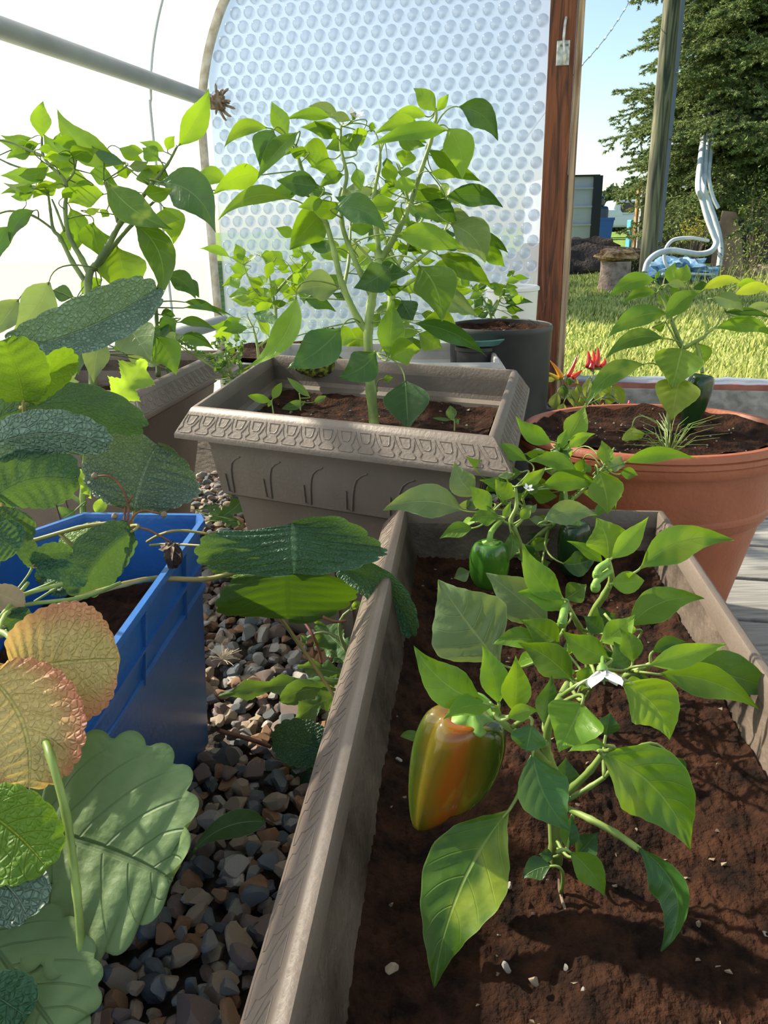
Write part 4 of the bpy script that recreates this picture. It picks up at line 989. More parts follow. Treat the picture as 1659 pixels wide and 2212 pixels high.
M_weedL = GL('weed_leaf_lit', (.20, .36, .05), (.55, .65, .30), (.22, .36, .08), 7, .5, .5, (.42, .62, .04), vein_w=.03)
M_dry = GL('dry_leaf', (.30, .23, .15), (.42, .34, .22), (.30, .23, .15), 6, .8, .2, (.4, .3, .15), vein_w=.03)
M_chleaf = GL('chilli_leaf', (.30, .38, .07), (.5, .55, .2), (.36, .42, .12), 5, .4, .4, (.55, .58, .06))
M_petal = mat('white_petal', (.85, .85, .80), .5)
tr_ = M_petal; 
M_pepG = mat('green_pepper_skin', (.05, .17, .015), .14, .6); noisy(M_pepG, (.035, .12, .012), (.085, .24, .02), 14, 3)
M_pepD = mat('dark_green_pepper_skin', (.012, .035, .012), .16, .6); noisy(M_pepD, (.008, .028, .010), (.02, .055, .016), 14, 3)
M_calyx = noisy(mat('calyx', (.1, .25, .04), .5), (.10, .22, .03), (.20, .36, .06), 30)
def fruit(pl, cx, cy, w, h, d, m, lobes=3, taper=.8, tilt=0.0, name='pepper', shoulder=.9, stemlen=.12, calyx=True, lob=.09, n=36, rings=22, depthf=.9, curve=None, label=None, seed=0, skew=0.0):
    """hanging bell pepper; cx, cy the centre and w, h the extent in crop pixels"""
    C0 = pl.p(cx, cy, pl.t+d); k = (pl.t+d)/F/pl.sc; w_ = w*k/2; h_ = h*k/2
    z = Vector((math.sin(tilt), 0, math.cos(tilt))); x = Vector((math.cos(tilt), 0, -math.sin(tilt))); y = Vector((0, 1, 0))
    R = []
    for i in range(rings+1):
        u = i/rings; th = math.pi*u
        rad = math.sin(th)**.55*(1-(1-taper)*u) if 0 < u < 1 else .0
        zz = math.cos(th)
        if u < .3: zz -= .22*(1-u/.3)**2*(1)    # sunk shoulder
        if u > .8: zz += .14*((u-.8)/.2)**2
        ring_ = []
        for j in range(n):
            a = 2*math.pi*j/n; l = 1-lob*(.4+.6*math.sin(math.pi*min(1, u*1.1)))*(1-abs(math.cos(a*lobes/2+seed)))**1.5*1.6
            off = (curve(u) if curve else (0, 0))
            ring_.append(C0+x*(w_*(rad*l*math.cos(a)+off[0]))+y*(w_*depthf*rad*l*math.sin(a))+z*(h_*zz*(1-skew*math.cos(a)*(max(0, u-.4)/.6))))
        R.append(ring_)
    b = MB(); b.rings(R); o = b.build(name, m, pl.root, angle=180)
    if label: o['label'] = label
    if calyx:
        b = MB(); top = C0+z*h_*.80; cr_ = []
        for rr_, hh_ in ((.40, -.02), (.42, .03), (.24, .08), (.12, .14)):
            cr_.append([top+x*(w_*rr_*(1+.25*math.cos(5*a*math.pi/12))*math.cos(a*math.pi/12))+y*(w_*rr_*(1+.25*math.cos(5*a*math.pi/12))*math.sin(a*math.pi/12))+z*(h_*hh_) for a in range(24)])
        b.rings(cr_); tp = top+z*h_*.12
        q = min(pl.st, key=lambda s_: (s_-tp).length) if pl.st else tp+z*.03
        b.tube(smooth_path([tp-z*.003, tp+z*h_*.25+(q-tp)*.1, q], 5), [.0042, .0040, .0036, .0034]+[.0032]*7, 8); b.build('calyx', M_calyx, o, angle=180)
    return o
def flower(pl, cx, cy, r, d, label='white star-shaped blossom', dirv=(0, -.5, -.8), n=6):
    c = pl.p(cx, cy, pl.t+d); k = (pl.t+d)/F/pl.sc*r; ax = Vector(dirv).normalized(); e1 = ax.orthogonal().normalized(); e2 = ax.cross(e1)
    root = None; b = MB()
    for i in range(n):
        a = 2*math.pi*i/n; rd = e1*math.cos(a)+e2*math.sin(a); sdv = ax.cross(rd); rows_ = []
        for u, w_ in ((0, .12), (.25, .25), (.5, .28), (.75, .18), (1, .02)):
            c_ = c+(rd*math.sin(u*1.25)+ax*(.55*u**.8+.05))*k
            rows_.append([c_-sdv*w_*k, c_+ax*.04*k, c_+sdv*w_*k])
        vs = [p for r_ in rows_ for p in r_]; b.add(vs, [(i_*3+j, i_*3+j+1, (i_+1)*3+j+1, (i_+1)*3+j) for i_ in range(4) for j in range(2)])
    o = b.build('flower', M_petal, pl.root, angle=180); o['label'] = label
    b = MB()
    for i in range(6):
        a = 2*math.pi*i/6; rd = e1*math.cos(a)+e2*math.sin(a); b.tube([c+rd*k*.05, c+rd*k*.12+ax*k*.45], [k*.02, k*.035], 5)
    b.tube([c, c+ax*k*.55], [k*.03, k*.03], 5); b.build('stamen', M_leafP, o)
    b = MB(); q = min(pl.st, key=lambda s_: (s_-c).length); b.tube(smooth_path([q, (q+c)/2-ax*.004, c], 4), .0011, 6); b.rings([[c-ax*k*zz+(e1*math.cos(j*math.pi/5)+e2*math.sin(j*math.pi/5))*k*rr_ for j in range(10)] for rr_, zz in ((.05, .15), (.16, .05), (.2, -.08))]); b.build('sepal', M_calyx, o)
    return o
def randleaves(pl, box, n, size, m=None, dr=(-.06, .06), seed=0, up_=.3, shape=PEP, asp=.5, mats=None, up_bias=0, **kw):
    """scattered leaves attached to the nearest stems, hanging outwards"""
    rr = random.Random(seed); x0, y0, x1, y1 = box
    for i in range(n):
        bx = rr.uniform(x0, x1); by = rr.uniform(y0, y1); a = rr.uniform(-2.9, .0) if rr.random() < up_ else rr.uniform(-.5, 3.6)
        cxm = (x0+x1)/2
        if rr.random() < .6: a = (math.pi-rr.uniform(-.6, .6)) if bx < cxm else rr.uniform(-.6, .6)
        l = size*rr.uniform(.6, 1.25)
        pl.leaf(bx, by, bx+l*math.cos(a), by+l*math.sin(a)*.8+l*.12, l*asp*rr.uniform(.7, 1.1), rr.uniform(-45, 45), rr.uniform(-.12, .12), rr.uniform(*dr), rr.uniform(-.03, .03), (rr.choice(mats) if mats else m), shape=shape, rows=10, cols=4, pr=.0009, **kw)
# ================================================================ central pepper plant (crop 500,150 x2.37)
C2 = ((500, 150), 2.37)
B_ = P(805, 908, 1.27)
pB = Plant('pepper_plant', B_, 'tall pepper plant standing in the central square planter', 'plant', off=C2[0], sc=C2[1], t=1.27)
pB.stem([(735, 1850), (715, 1650), (702, 1500), (700, 1330), (715, 1200), (738, 1080), (757, 960)], .0085, .0060)
pB.stem([(700, 1345), (650, 1280), (570, 1110), (530, 950), (485, 790), (430, 680), (395, 610), (350, 480), (330, 390)], .0058, .0024)
pB.stem([(722, 1170), (660, 1040), (600, 900), (565, 780), (570, 650), (590, 540), (560, 400), (560, 290)], .0048, .0020)
pB.stem([(757, 975), (800, 920), (850, 830), (912, 700), (970, 520), (1020, 370), (1046, 250), (1046, 200)], .0058, .0020)
pB.stem([(757, 975), (742, 800), (728, 660), (757, 500), (762, 430)], .0046, .0020)
pB.stem([(910, 700), (882, 590), (858, 490)], .0028, .0016)
pB.stem([(575, 1110, .02), (600, 980, .05), (610, 800, .07)], .0034, .002)
b = MB(); b.tube([pB.p(757, 975), pB.p(753, 935)], [.0075, .0072], 10); b.build('cut_stub', M_leafP if False else M_stem, pB.root)
L1 = [
 (560, 1325, 283, 1530, 170, 10, -.06, -.05, -.02, M_leafD), (330, 1155, 68, 1535, 105, 25, -.14, -.03, -.02, M_leafL, (550, 1110)), (548, 1125, 330, 1145, 130, 20, .10, .0, -.02, M_leafP, (560, 1110)),
 (815, 1010, 625, 1120, 135, -5, -.05, -.06, -.02, M_leafD, (760, 1110)), (740, 1450, 545, 1575, 150, 5, -.1, -.05, -.02, M_leafD, (705, 1480)), (800, 1475, 822, 1180, 120, 5, .02, -.05, .0, M_leaf, (745, 1450)),
 (812, 1485, 968, 1435, 120, 10, -.12, -.05, .0, M_leafL, (745, 1450)), (888, 1590, 905, 1850, 200, 0, 0, -.03, -.02, M_leafD, (745, 1450)), (775, 1585, 830, 1580, 32, 0, 0, -.03, 0, M_leaf, (745, 1650)),
 (940, 1300, 1305, 1470, 85, 25, -.09, -.02, .0, M_leafD), (960, 1000, 1078, 1290, 190, -15, -.1, -.06, -.01, M_leaf, (790, 970)), (850, 850, 1195, 925, 115, -20, -.06, -.05, 0, M_leafL, (640, 880)),
 (1060, 950, 1335, 1118, 100, 15, -.06, -.02, .03, M_leafM), (1120, 790, 1300, 990, 165, 10, -.15, -.02, .02, M_leafP, (1000, 680)), (985, 690, 1155, 800, 100, 10, -.1, -.01, .02, M_leafD),
 (1098, 655, 1392, 708, 95, 15, -.12, .0, .02, M_leafD, (915, 695)), (525, 712, 792, 836, 125, 0, -.16, -.08, -.02, M_leafD, (565, 760)), (480, 715, 298, 922, 150, -20, .02, .02, 0, M_leaf),
 (300, 665, -71, 775, 75, 20, .16, -.03, -.03, M_leafL, (480, 785)), (445, 600, 232, 568, 105, 10, .0, -.05, -.02, M_leafD), (160, 540, -95, 640, 100, -15, .10, -.01, -.04, M_leafL, (330, 520)),
 (338, 325, 130, 565, 85, 30, .05, -.03, -.02, M_leaf), (218, 308, 152, 515, 130, 0, .05, -.03, -.01, M_leafD, (320, 400)), (288, 345, 203, 163, 82, 0, .0, -.02, 0, M_leafL), (185, 300, -40, 405, 68, 20, .16, .0, -.03, M_leafL, (320, 400)),
 (508, 245, 275, 258, 52, 20, .08, .0, -.02, M_leaf), (548, 250, 392, 190, 55, 0, .12, .03, 0, M_leafP), (610, 262, 495, 245, 42, 0, .1, -.02, 0, M_leafP), (545, 355, 355, 297, 68, 10, .1, -.01, -.02, M_leaf),
 (500, 455, 345, 440, 115, 10, .12, .02, 0, M_leafL), (640, 420, 596, 335, 110, 0, 0, -.01, 0, M_leaf), (1102, 312, 715, 388, 78, 30, .05, -.03, -.03, M_leaf, (1035, 300)), (1000, 242, 800, 258, 52, 15, .12, .02, -.02, M_leafL),
 (968, 290, 730, 332, 70, 20, .1, .0, -.02, M_leafL), (1046, 215, 930, 95, 80, 0, .04, 0, 0, M_leafL), (1050, 215, 1112, 125, 42, 10, .0, .01, 0, M_leafL), (1165, 192, 1364, 366, 115, 10, -.16, -.01, .0, M_leafD, (1050, 280)),
 (1105, 298, 1180, 566, 135, -10, -.1, -.01, 0, M_leafL, (1035, 300)), (1010, 410, 1282, 577, 75, 30, .02, .02, .01, M_leaf), (880, 500, 905, 398, 88, 0, .0, 0, 0, M_leafL), (640, 505, 662, 630, 62, 10, 0, .02, 0, M_leafL),
 (575, 540, 450, 610, 55, 20, .1, .02, 0, M_leaf), (545, 520, 400, 500, 62, 20, .1, .03, 0, M_leafL), (330, 420, 178, 440, 52, 30, .1, .03, 0, M_leaf), (335, 1365, 185, 1445, 75, 10, .1, .04, 0, M_leafD, (640, 1290)),
 (375, 1180, 535, 1240, 60, 20, -.1, .05, 0, M_leafD, (600, 1180)), (490, 640, 300, 640, 60, 30, .08, .05, 0, M_leafD), (600, 690, 560, 600, 60, 10, .0, .05, 0, M_leafP), (760, 640, 860, 610, 60, 20, -.1, .06, 0, M_leaf),
 (560, 1140, 545, 1180, 60, 10, 0, .05, 0, M_leafD), (640, 960, 520, 930, 60, 20, .1, .08, 0, M_leafL), (1250, 820, 1420, 945, 50, 40, -.05, .05, .02, M_leafD, (1000, 700)), (1290, 900, 1400, 1012, 70, 10, 0, .05, .02, M_leaf, (1000, 700)),
 (700, 290, 740, 300, 40, 10, 0, .01, 0, M_leaf), (440, 215, 330, 260, 30, 10, .1, .02, 0, M_leaf), (850, 330, 1000, 380, 55, 30, -.1, .04, 0, M_leaf), (475, 760, 390, 640, 60, 20, 0, .03, 0, M_leafD),
]
def run(pl, L, **kw):
    for R in L:
        R = list(R); st = None; k = dict(kw)
        if isinstance(R[-1], dict): k.update(R.pop())
        if isinstance(R[-1], tuple): st = R.pop()
        while len(R) < 9: R.append(0)
        pl.leaf(*R[:9], m=(R[9] if len(R) > 9 else None), st=st, **k)
run(pB, L1, droop=.05)
randleaves(pB, (330, 260, 1080, 720), 26, 150, dr=(-.08, .12), seed=41, mats=[M_leaf, M_leafD, M_leafL, M_leaf, M_leafM])
randleaves(pB, (480, 760, 900, 1180), 7, 170, dr=(.0, .12), seed=42, mats=[M_leaf, M_leafD])
flower(pB, 625, 250, 60, -.02, 'white blossom at the top', (.3, -.3, .9), 5)
# ================================================================ second pepper behind it, in the pale planter
B2 = P(842, 770, 1.66); pC = Plant('pepper_plant', B2, 'bushy pepper plant in the pale planter behind the central one', 'plant', off=C2[0], sc=C2[1], t=1.66)
pC.stem([(815, 1440), (815, 1250), (828, 1080), (850, 1000)], .0095, .007)
pC.stem([(850, 1005), (900, 900), (960, 800), (1010, 700)], .005, .002); pC.stem([(850, 1005), (790, 880), (740, 760), (690, 680)], .005, .002)
pC.stem([(850, 1060), (960, 970), (1060, 880), (1120, 760)], .005, .002); pC.stem([(820, 1150), (930, 1080), (1010, 1010)], .004, .002); pC.stem([(818, 1130), (700, 960), (620, 870)], .004, .002)
run(pC, [(980, 1290, 1165, 1360, 130, 10, -.1, -.05, 0, M_leafL), (960, 1350, 1080, 1430, 100, 0, 0, -.04, 0, M_leafL), (860, 1310, 930, 1400, 90, 0, 0, 0, 0, M_leafP), (640, 1380, 500, 1360, 85, 0, .05, 0, 0, M_leafL),
 (700, 1330, 590, 1420, 90, 0, 0, .02, 0, M_leafL), (950, 1150, 1260, 1270, 120, 10, -.1, 0, 0, M_leafP), (870, 1180, 930, 1290, 110, 0, 0, 0, 0, M_leafD), (1090, 760, 1230, 770, 70, 20, -.1, 0, 0, M_leafP), (1120, 640, 1230, 640, 40, 20, -.1),
 (560, 980, 430, 860, 90, 10, 0, 0, 0, M_leafL), (580, 1060, 440, 1140, 70, 20), (330, 850, 225, 810, 50, 0, 0, 0, 0, M_leafL), (760, 1250, 700, 1330, 60)])
randleaves(pC, (600, 600, 1130, 1000), 52, 120, dr=(-.05, .12), seed=3, mats=[M_leaf, M_leafL, M_leaf, M_leafD, M_leafP])
randleaves(pC, (780, 980, 1150, 1400), 18, 130, dr=(-.02, .12), seed=4, mats=[M_leaf, M_leafL, M_leafM])
# small pepper at the back left
B3 = P(600, 690, 2.25); B3.z = .28; pD = Plant('pepper_plant', B3, 'small pepper plant at the back left by the bubble wall', 'plant', off=C2[0], sc=C2[1], t=2.25, mat=M_leafL)
pD.stem([(228, 1380), (225, 1230), (200, 1100), (180, 1000), (150, 950)], .005, .002); pD.stem([(222, 1150), (300, 1060), (380, 1000), (420, 930)], .004, .002); pD.stem([(215, 1200), (120, 1130), (80, 1050), (60, 1000)], .003, .002)
run(pD, [(-10, 960, -168, 918, 40, 20, .1), (60, 980, 20, 890, 55), (150, 960, 290, 1010, 60, 10, -.1), (130, 1120, 100, 1200, 70), (380, 1010, 300, 1140, 60), (60, 1050, -50, 1110, 40)])
randleaves(pD, (20, 930, 420, 1200), 40, 95, dr=(-.1, .1), seed=8, mats=[M_leafL, M_leaf, M_leafL])
B3 = P(560, 760, 1.95); B3.z = .27; pD2 = Plant('seedling', B3, 'low leafy seedlings between left planter and bubble wall', 'plant', off=C2[0], sc=C2[1], t=1.9, mat=M_leafL)
pD2.stem([(140, 1500), (130, 1400), (110, 1320)], .004, .002); pD2.stem([(135, 1420), (240, 1350), (330, 1330)], .003, .002)
randleaves(pD2, (-20, 1250, 200, 1450), 12, 110, dr=(-.1, .1), seed=9, mats=[M_leafL, M_leaf, M_leafD])
# pepper in the charcoal pot
B4 = P(1070, 690, 1.97); B4.z = .385; pE = Plant('pepper_plant', B4, 'small dark-leaved pepper plant in the charcoal pot', 'plant', off=(1100-600/2.37*0, 550), sc=2.968, t=1.97)
pE.off = (500, 150); pE.sc = 2.37
pE.stem([(1340, 1320), (1320, 1240), (1280, 1160), (1220, 1100)], .004, .0016); pE.stem([(1335, 1260), (1380, 1160), (1420, 1080), (1440, 1050)], .004, .0016); pE.stem([(1325, 1240), (1360, 1180)], .003, .0016)
run(pE, [(1440, 1060, 1525, 1070, 26, 10), (1440, 1060, 1420, 1030, 40), (1400, 1160, 1340, 1090, 55), (1400, 1200, 1545, 1195, 34, 20, -.1, 0, 0, M_leafD), (1400, 1215, 1500, 1235, 34, 20, 0, 0, 0, M_leafD), (1220, 1110, 1170, 1070, 40), (1230, 1120, 1270, 1130, 50), (1290, 1210, 1240, 1180, 60, 0, 0, 0, 0, M_leafD)])
randleaves(pE, (1180, 1090, 1440, 1320), 34, 75, dr=(-.08, .08), seed=12, mats=[M_leaf, M_leafD, M_leafL])
# ================================================================ left pepper plant (crop 0,0 x2.765)
B5 = P(202, 790, 1.36); B5.z = .30; pA = Plant('pepper_plant', B5, 'tall backlit pepper plant in the left square planter', 'plant', off=(0, 0), sc=2.765, t=1.36, stem_mat=M_stem_d)
pA.stem([(560, 2380), (550, 2050), (530, 1800), (525, 1690), (545, 1600)], .0085, .0065)
pA.stem([(535, 1640), (490, 1550), (410, 1400), (390, 1250), (392, 1090), (300, 990), (255, 920), (250, 820)], .0052, .002)
pA.stem([(515, 1690), (430, 1560), (360, 1420), (318, 1370), (300, 1250), (288, 1160)], .0046, .002)
pA.stem([(550, 1610), (640, 1480), (720, 1330), (810, 1230), (900, 1110), (1000, 980), (1060, 870)], .0062, .002)
pA.stem([(570, 1610, .02), (700, 1440, .03), (790, 1340, .04), (870, 1250, .05), (970, 1160, .06)], .0046, .0022)
pA.stem([(705, 1330), (660, 1190), (620, 1080)], .003, .0016); pA.stem([(390, 1090), (440, 1030), (460, 930)], .0025, .0014); pA.stem([(330, 1380), (200, 1290), (60, 1260), (-40, 1290)], .0022, .0016); pA.stem([(385, 1380), (340, 1260), (310, 1190)], .0025, .0015)
pA.stem([(255, 930), (160, 890), (60, 850), (-40, 830)], .0022, .0014); pA.stem([(150, 1010, .02), (60, 980, .02), (-40, 930, .02)], .002, .0014)
run(pA, [
 (1065, 872, 1247, 524, 128, 5, .06, -.02, 0, M_leafL), (735, 978, 337, 640, 150, -5, -.14, .0, 0, M_leafL), (250, 822, 257, 603, 100, 0, -.04, 0, 0, M_leafL), (448, 955, 262, 800, 110, 10, -.1, 0, 0, M_leafL), (195, 822, 0, 805, 45, 20, -.1, .02, 0, M_leaf),
 (235, 935, -20, 838, 72, 15, .05, .02, 0, M_leafL), (190, 902, 62, 930, 66, 10, 0, .01, 0, M_leaf), (475, 945, 600, 850, 95, 10, .1, .02, 0, M_leaf), (745, 975, 545, 868, 60, 25, -.1, -.01, 0, M_leafD), (862, 905, 712, 898, 55, 15, 0, 0, 0, M_leafL),
 (985, 908, 832, 850, 50, 15, .05, 0, 0, M_leafL), (950, 960, 850, 880, 90, 10, 0, 0, 0, M_leaf), (1000, 900, 1045, 812, 55, 10, -.1, 0, 0, M_leafL), (770, 992, 888, 962, 55, 10, .1, -.01, 0, M_leafP), (265, 1085, 2, 1050, 82, 15, .05, .0, 0, M_leafL),
 (545, 1105, 255, 1045, 92, 15, .05, .02, 0, M_leafL), (240, 1112, 15, 1088, 42, 10, -.1, -.01, 0, M_leafP), (235, 1150, 5, 1160, 52, 20, .1, .01, 0, M_leaf), (250, 1095, 285, 1175, 55, 0, 0, 0, 0, M_leaf), (622, 1160, 405, 1215, 128, 10, .1, .03, 0, M_leafL),
 (535, 1035, 705, 1115, 88, 15, -.1, .01, 0, M_leaf), (648, 1095, 1036, 1372, 165, -10, .08, -.03, -.02, M_leafM), (955, 1085, 1290, 1392, 215, 0, -.16, -.06, -.02, M_leafD), (975, 1235, 1035, 1458, 140, 5, -.12, .04, 0, M_leafL),
 (1038, 1075, 1165, 1030, 60, 15, -.15, .01, 0, M_leafL), (1360, 1085, 1145, 1060, 85, 20, .1, .06, 0, M_leafL, (970, 1160)), (960, 1080, 985, 1010, 60, 0, 0, .01, 0, M_leaf), (800, 1330, 955, 1795, 165, -10, -.16, -.02, -.02, M_leafM), (560, 1330, 620, 1545, 150, -20, .1, .02, 0, M_leaf),
 (700, 1470, 790, 1795, 235, -5, .02, .04, 0, M_leafL), (420, 1240, 455, 1505, 110, 0, -.1, .03, 0, M_leaf), (380, 1370, 420, 1500, 80, 10, 0, .02, 0, M_leaf), (205, 1258, 62, 1455, 80, 20, .15, -.02, 0, M_leafD), (55, 1350, -15, 1580, 95, 10, .1, -.02, 0, M_leafD),
 (292, 1685, 60, 2010, 190, -15, -.06, -.12, -.06, M_leafP, (575, 1600)), (110, 1790, -60, 2020, 140, 10, 0, -.08, -.04, M_leafP), (440, 1775, 303, 1745, 85, 10, .05, .02, 0, M_leafD), (740, 1925, 905, 2160, 215, 0, -.02, -.06, -.02, M_leafP, (560, 2000)),
 (935, 2015, 1050, 2240, 150, 10, -.08, -.05, 0, M_leaf, (560, 2100)), (605, 2000, 560, 2290, 130, 0, .04, -.05, 0, M_leafP, (560, 1980)), (500, 2020, 470, 2240, 100, 30, .04, -.02, 0, M_leafD), (600, 1700, 560, 1800, 50, 20, 0, .05, 0, M_leafD), (850, 1010, 890, 1110, 90, 10, 0, .01, 0, M_leaf),
 (640, 1040, 560, 990, 70, 10, 0, .03, 0, M_leafP), (700, 1240, 800, 1330, 110, 10, 0, .04, 0, M_leafL), (330, 880, 360, 790, 40, 10), (700, 1050, 800, 1020, 60, 20, -.1, .03, 0, M_leaf), (640, 1250, 610, 1300, 50, 10, .0, .03, 0, M_leaf)], droop=.04)
randleaves(pA, (120, 850, 1000, 1350), 24, 150, dr=(-.06, .10), seed=43, mats=[M_leaf, M_leafD, M_leafL, M_leafM])
randleaves(pA, (200, 1700, 1000, 2200), 14, 170, dr=(.0, .10), seed=44, mats=[M_leaf, M_leafD, M_leafP])
B6 = P(338, 770, 1.62); B6.z = .30; pA2 = Plant('pepper_plant', B6, 'smaller dark-leaved pepper at the right corner of the left planter', 'plant', off=(0, 0), sc=2.765, t=1.50, stem_mat=M_stem_d, mat=M_leafD)
pA2.stem([(945, 2250), (942, 2050), (935, 1900), (935, 1750), (960, 1660)], .005, .002)
run(pA2, [(985, 1600, 1000, 1465, 60, 10, 0, .03), (995, 1640, 1168, 1785, 105, 5, -.14), (1130, 1660, 1190, 1780, 60, 20, 0, .02), (1060, 1915, 960, 2000, 100, 0, .1, -.02, 0, M_leafD), (900, 1960, 1015, 2060, 150, 0, 0, -.02, 0, M_leafD), (1100, 1805, 1335, 1892, 48, 20, -.1), (1095, 1840, 1400, 1895, 30, 20, -.1, .02),
 (1070, 1925, 1285, 1972, 52, 15, -.12), (1065, 2030, 1283, 2092, 70, 15, -.15), (880, 1690, 850, 1960, 80, 20, .05, -.02, 0, M_leafP), (760, 1835, 650, 1810, 55, 20, .1, 0), (830, 1880, 800, 1790, 60, 10), (960, 1880, 1050, 1890, 60, 20, -.1)], pr=.0013)
# ================================================================ weeds by the left planter
B7 = P(478, 800, 1.42); B7.z = .0; pT = Plant('thistle', B7, 'spiny green thistle weed between the two square planters', 'weed', off=(0, 600), sc=2.9625, t=1.42, mat=M_weed)
pT.stem([(1480, 1400), (1490, 900), (1480, 640), (1440, 480)], .005, .002)
rr = random.Random(2)
for i in range(26):
    x = rr.uniform(1360, 1540); y = rr.uniform(430, 680); a = rr.uniform(-2.8, -.2); l = rr.uniform(50, 110)
    pT.leaf(x, y, x+l*math.cos(a), y+l*math.sin(a), 38, rr.uniform(-40, 40), rr.uniform(-.2, .2), rr.uniform(-.03, .03), 0, M_weed, shape=LNG, lobes=4, rows=18, cols=4, wave=.3, pr=.0008)
for i in range(7): pT.leaf(1380-i*38, 560-i*22, 1340-i*38, 500-i*20, 36, 10*i, .1, 0, 0, M_weed, shape=LNG, lobes=3, rows=14, cols=4, wave=.3, pr=.0009)
pT.stem([(1400, 600), (1280, 520), (1150, 430)], .002, .001)
B8 = P(190, 1040, 1.0); B8.z = 0; pS = Plant('sow_thistle', B8, 'lit sow thistle with jagged pale-veined leaves behind the crate', 'weed', off=(0, 600), sc=2.9625, t=.98, mat=M_weedL)
pS.stem([(540, 1700), (530, 1400), (545, 1150), (560, 950), (620, 880)], .0045, .002); pS.stem([(545, 1150), (350, 1000), (120, 800)], .003, .002); pS.stem([(535, 1450), (250, 1250), (120, 1200)], .003, .002)
run(pS, [(650, 850, 925, 520, 250, 0, .05, 0, 0, None, dict(lobes=3, shape=LNG, rows=64, wave=.2)), (600, 800, 790, 840, 120, 10, 0, 0, 0, None, dict(lobes=2, shape=LNG, rows=54)), (620, 830, 510, 720, 130, 10, 0, .01, 0, None, dict(lobes=2, shape=LNG, rows=54)), (120, 800, -40, 700, 110, 10, 0, .05, 0, None, dict(lobes=2, shape=LNG, rows=54)), (180, 800, 385, 780, 95, 20, .05, .04, 0, None, dict(lobes=2, shape=LNG, rows=54)),
 (480, 760, 440, 560, 70, 30, 0, .03, 0, M_leafP, dict(lobes=3, shape=LNG, rows=54)), (360, 1150, 585, 1415, 120, 15, -.12, -.05, 0, None, dict(lobes=4, shape=LNG, rows=64, wave=.3)), (300, 1180, 80, 1290, 130, 10, .1, -.03, 0, None, dict(lobes=3, shape=LNG, rows=64)), (700, 1390, 610, 1500, 70, 10, 0, -.02, 0, None, dict(shape=LNG)), (480, 1490, 400, 1540, 120, 10, 0, -.05, 0, M_weed, dict(shape=LNG)), (850, 950, 870, 1080, 50, 10, 0, .08, 0, M_leafP, dict(lobes=3, shape=LNG))])
# seedlings in the central planter
for (x, y, tt, lv, lab) in ((478, 400, 1.22, [(465, 345, 362, 320, 34), (475, 335, 515, 262, 34), (465, 345, 455, 372, 16)], 'two-leaved seedling in the left of the central planter'), (1290, 440, 1.22, [(1280, 430, 1270, 365, 42), (1290, 440, 1310, 432, 26), (1270, 430, 1190, 420, 14)], 'tiny seedling at the right inside the central planter'), (600, 350, 1.40, [(640, 325, 540, 240, 30), (620, 350, 515, 380, 36), (660, 350, 715, 322, 24)], 'small weed near the back left corner of the central planter')):
    g = P(360+x/2.074, 700+y/2.074, tt); q = Plant('seedling', g, lab, 'plant', off=(360, 700), sc=2.074, t=tt, mat=M_leafL if x < 500 else M_weed)
    q.stem([(x, y+40), (x, y), (x-6, y-40)], .0012, .0009)
    run(q, lv, rows=10, cols=4, pr=.0007, shape=OVA)
# weed leaves at the foot of the central planter
B9 = P(505, 1120, 1.2); B9.z = .01; pW = Plant('dandelion', B9, 'dark green weed at the foot of the central planter beside the crate', 'weed', off=(360, 700), sc=2.074, t=1.22, mat=M_weed)
pW.stem([(330, 900), (320, 880)], .003, .002)
run(pW, [(190, 880, 350, 770, 85, 10, .1), (330, 890, 190, 840, 60, 20), (340, 900, 260, 880, 60, 10), (150, 830, 240, 810, 30, 10)], shape=LNG, lobes=3, rows=30)
# ================================================================ strawberries (crop 0,600 x2.9625) and (crop 0,1250 x2.3)
C4 = dict(off=(0, 600), sc=2.9625); C5 = dict(off=(0, 1250), sc=2.3); C6 = dict(off=(420, 1050), sc=2.602)
SK = dict(rnd=1.12, shape=FAN, teeth=.07, tn=9, pleat=.018, veins=9, sweep=.75, rows=60, cols=14, fold=.18, wave=.05, pr=.0016)
b0 = Vector((-.33, .66, .22))
pF = Plant('strawberry_plant', b0, 'large strawberry plant growing in the blue crate at the left edge', 'plant', t=.66, stem_mat=M_runner, mat=M_str, **C4)
pF.stem([(-60, 2150, .04), (20, 1500, .02), (10, 1300), (60, 1050, .02), (150, 800, .02)], .0026, .0022)
def S(pl, L, **kw):
    for R in L:
        R = list(R); k = dict(SK); k.update(kw)
        if isinstance(R[-1], dict): k.update(R.pop())
        st = R.pop() if isinstance(R[-1], tuple) else None
        while len(R) < 9: R.append(0)
        pl.leaf(*R[:9], m=(R[9] if len(R) > 9 else None), st=st, **k)
S(pF, [
 (30, 470, 1010, 58, 300, -20, .06, .0, .05, M_strG, (150, 800), dict(fold=.4, rows=70, cols=18)),
 (150, 800, 20, 395, 330, 0, .05, -.03, -.02, M_strY, dict(fold=.3)), (170, 800, 480, 478, 170, 30, -.05, -.01, .0, M_strY, dict(shape=STR)),
 (-120, 960, 925, 965, 250, -10, -.16, .0, .03, M_str, dict(shape=STR, fold=-.25)), (-160, 1130, 700, 1070, 250, 10, -.12, -.05, .0, M_strG, dict(shape=STR, fold=-.35)),
 (-40, 1410, 500, 1300, 340, 10, -.12, -.04, .0, M_str, dict(fold=-.2, pleat=.03)), (-40, 1500, 230, 1600, 180, 20, .1, -.02, 0, M_str), (-60, 1620, 110, 1750, 240, 0, 0, -.03, 0, M_str)], droop=.02)
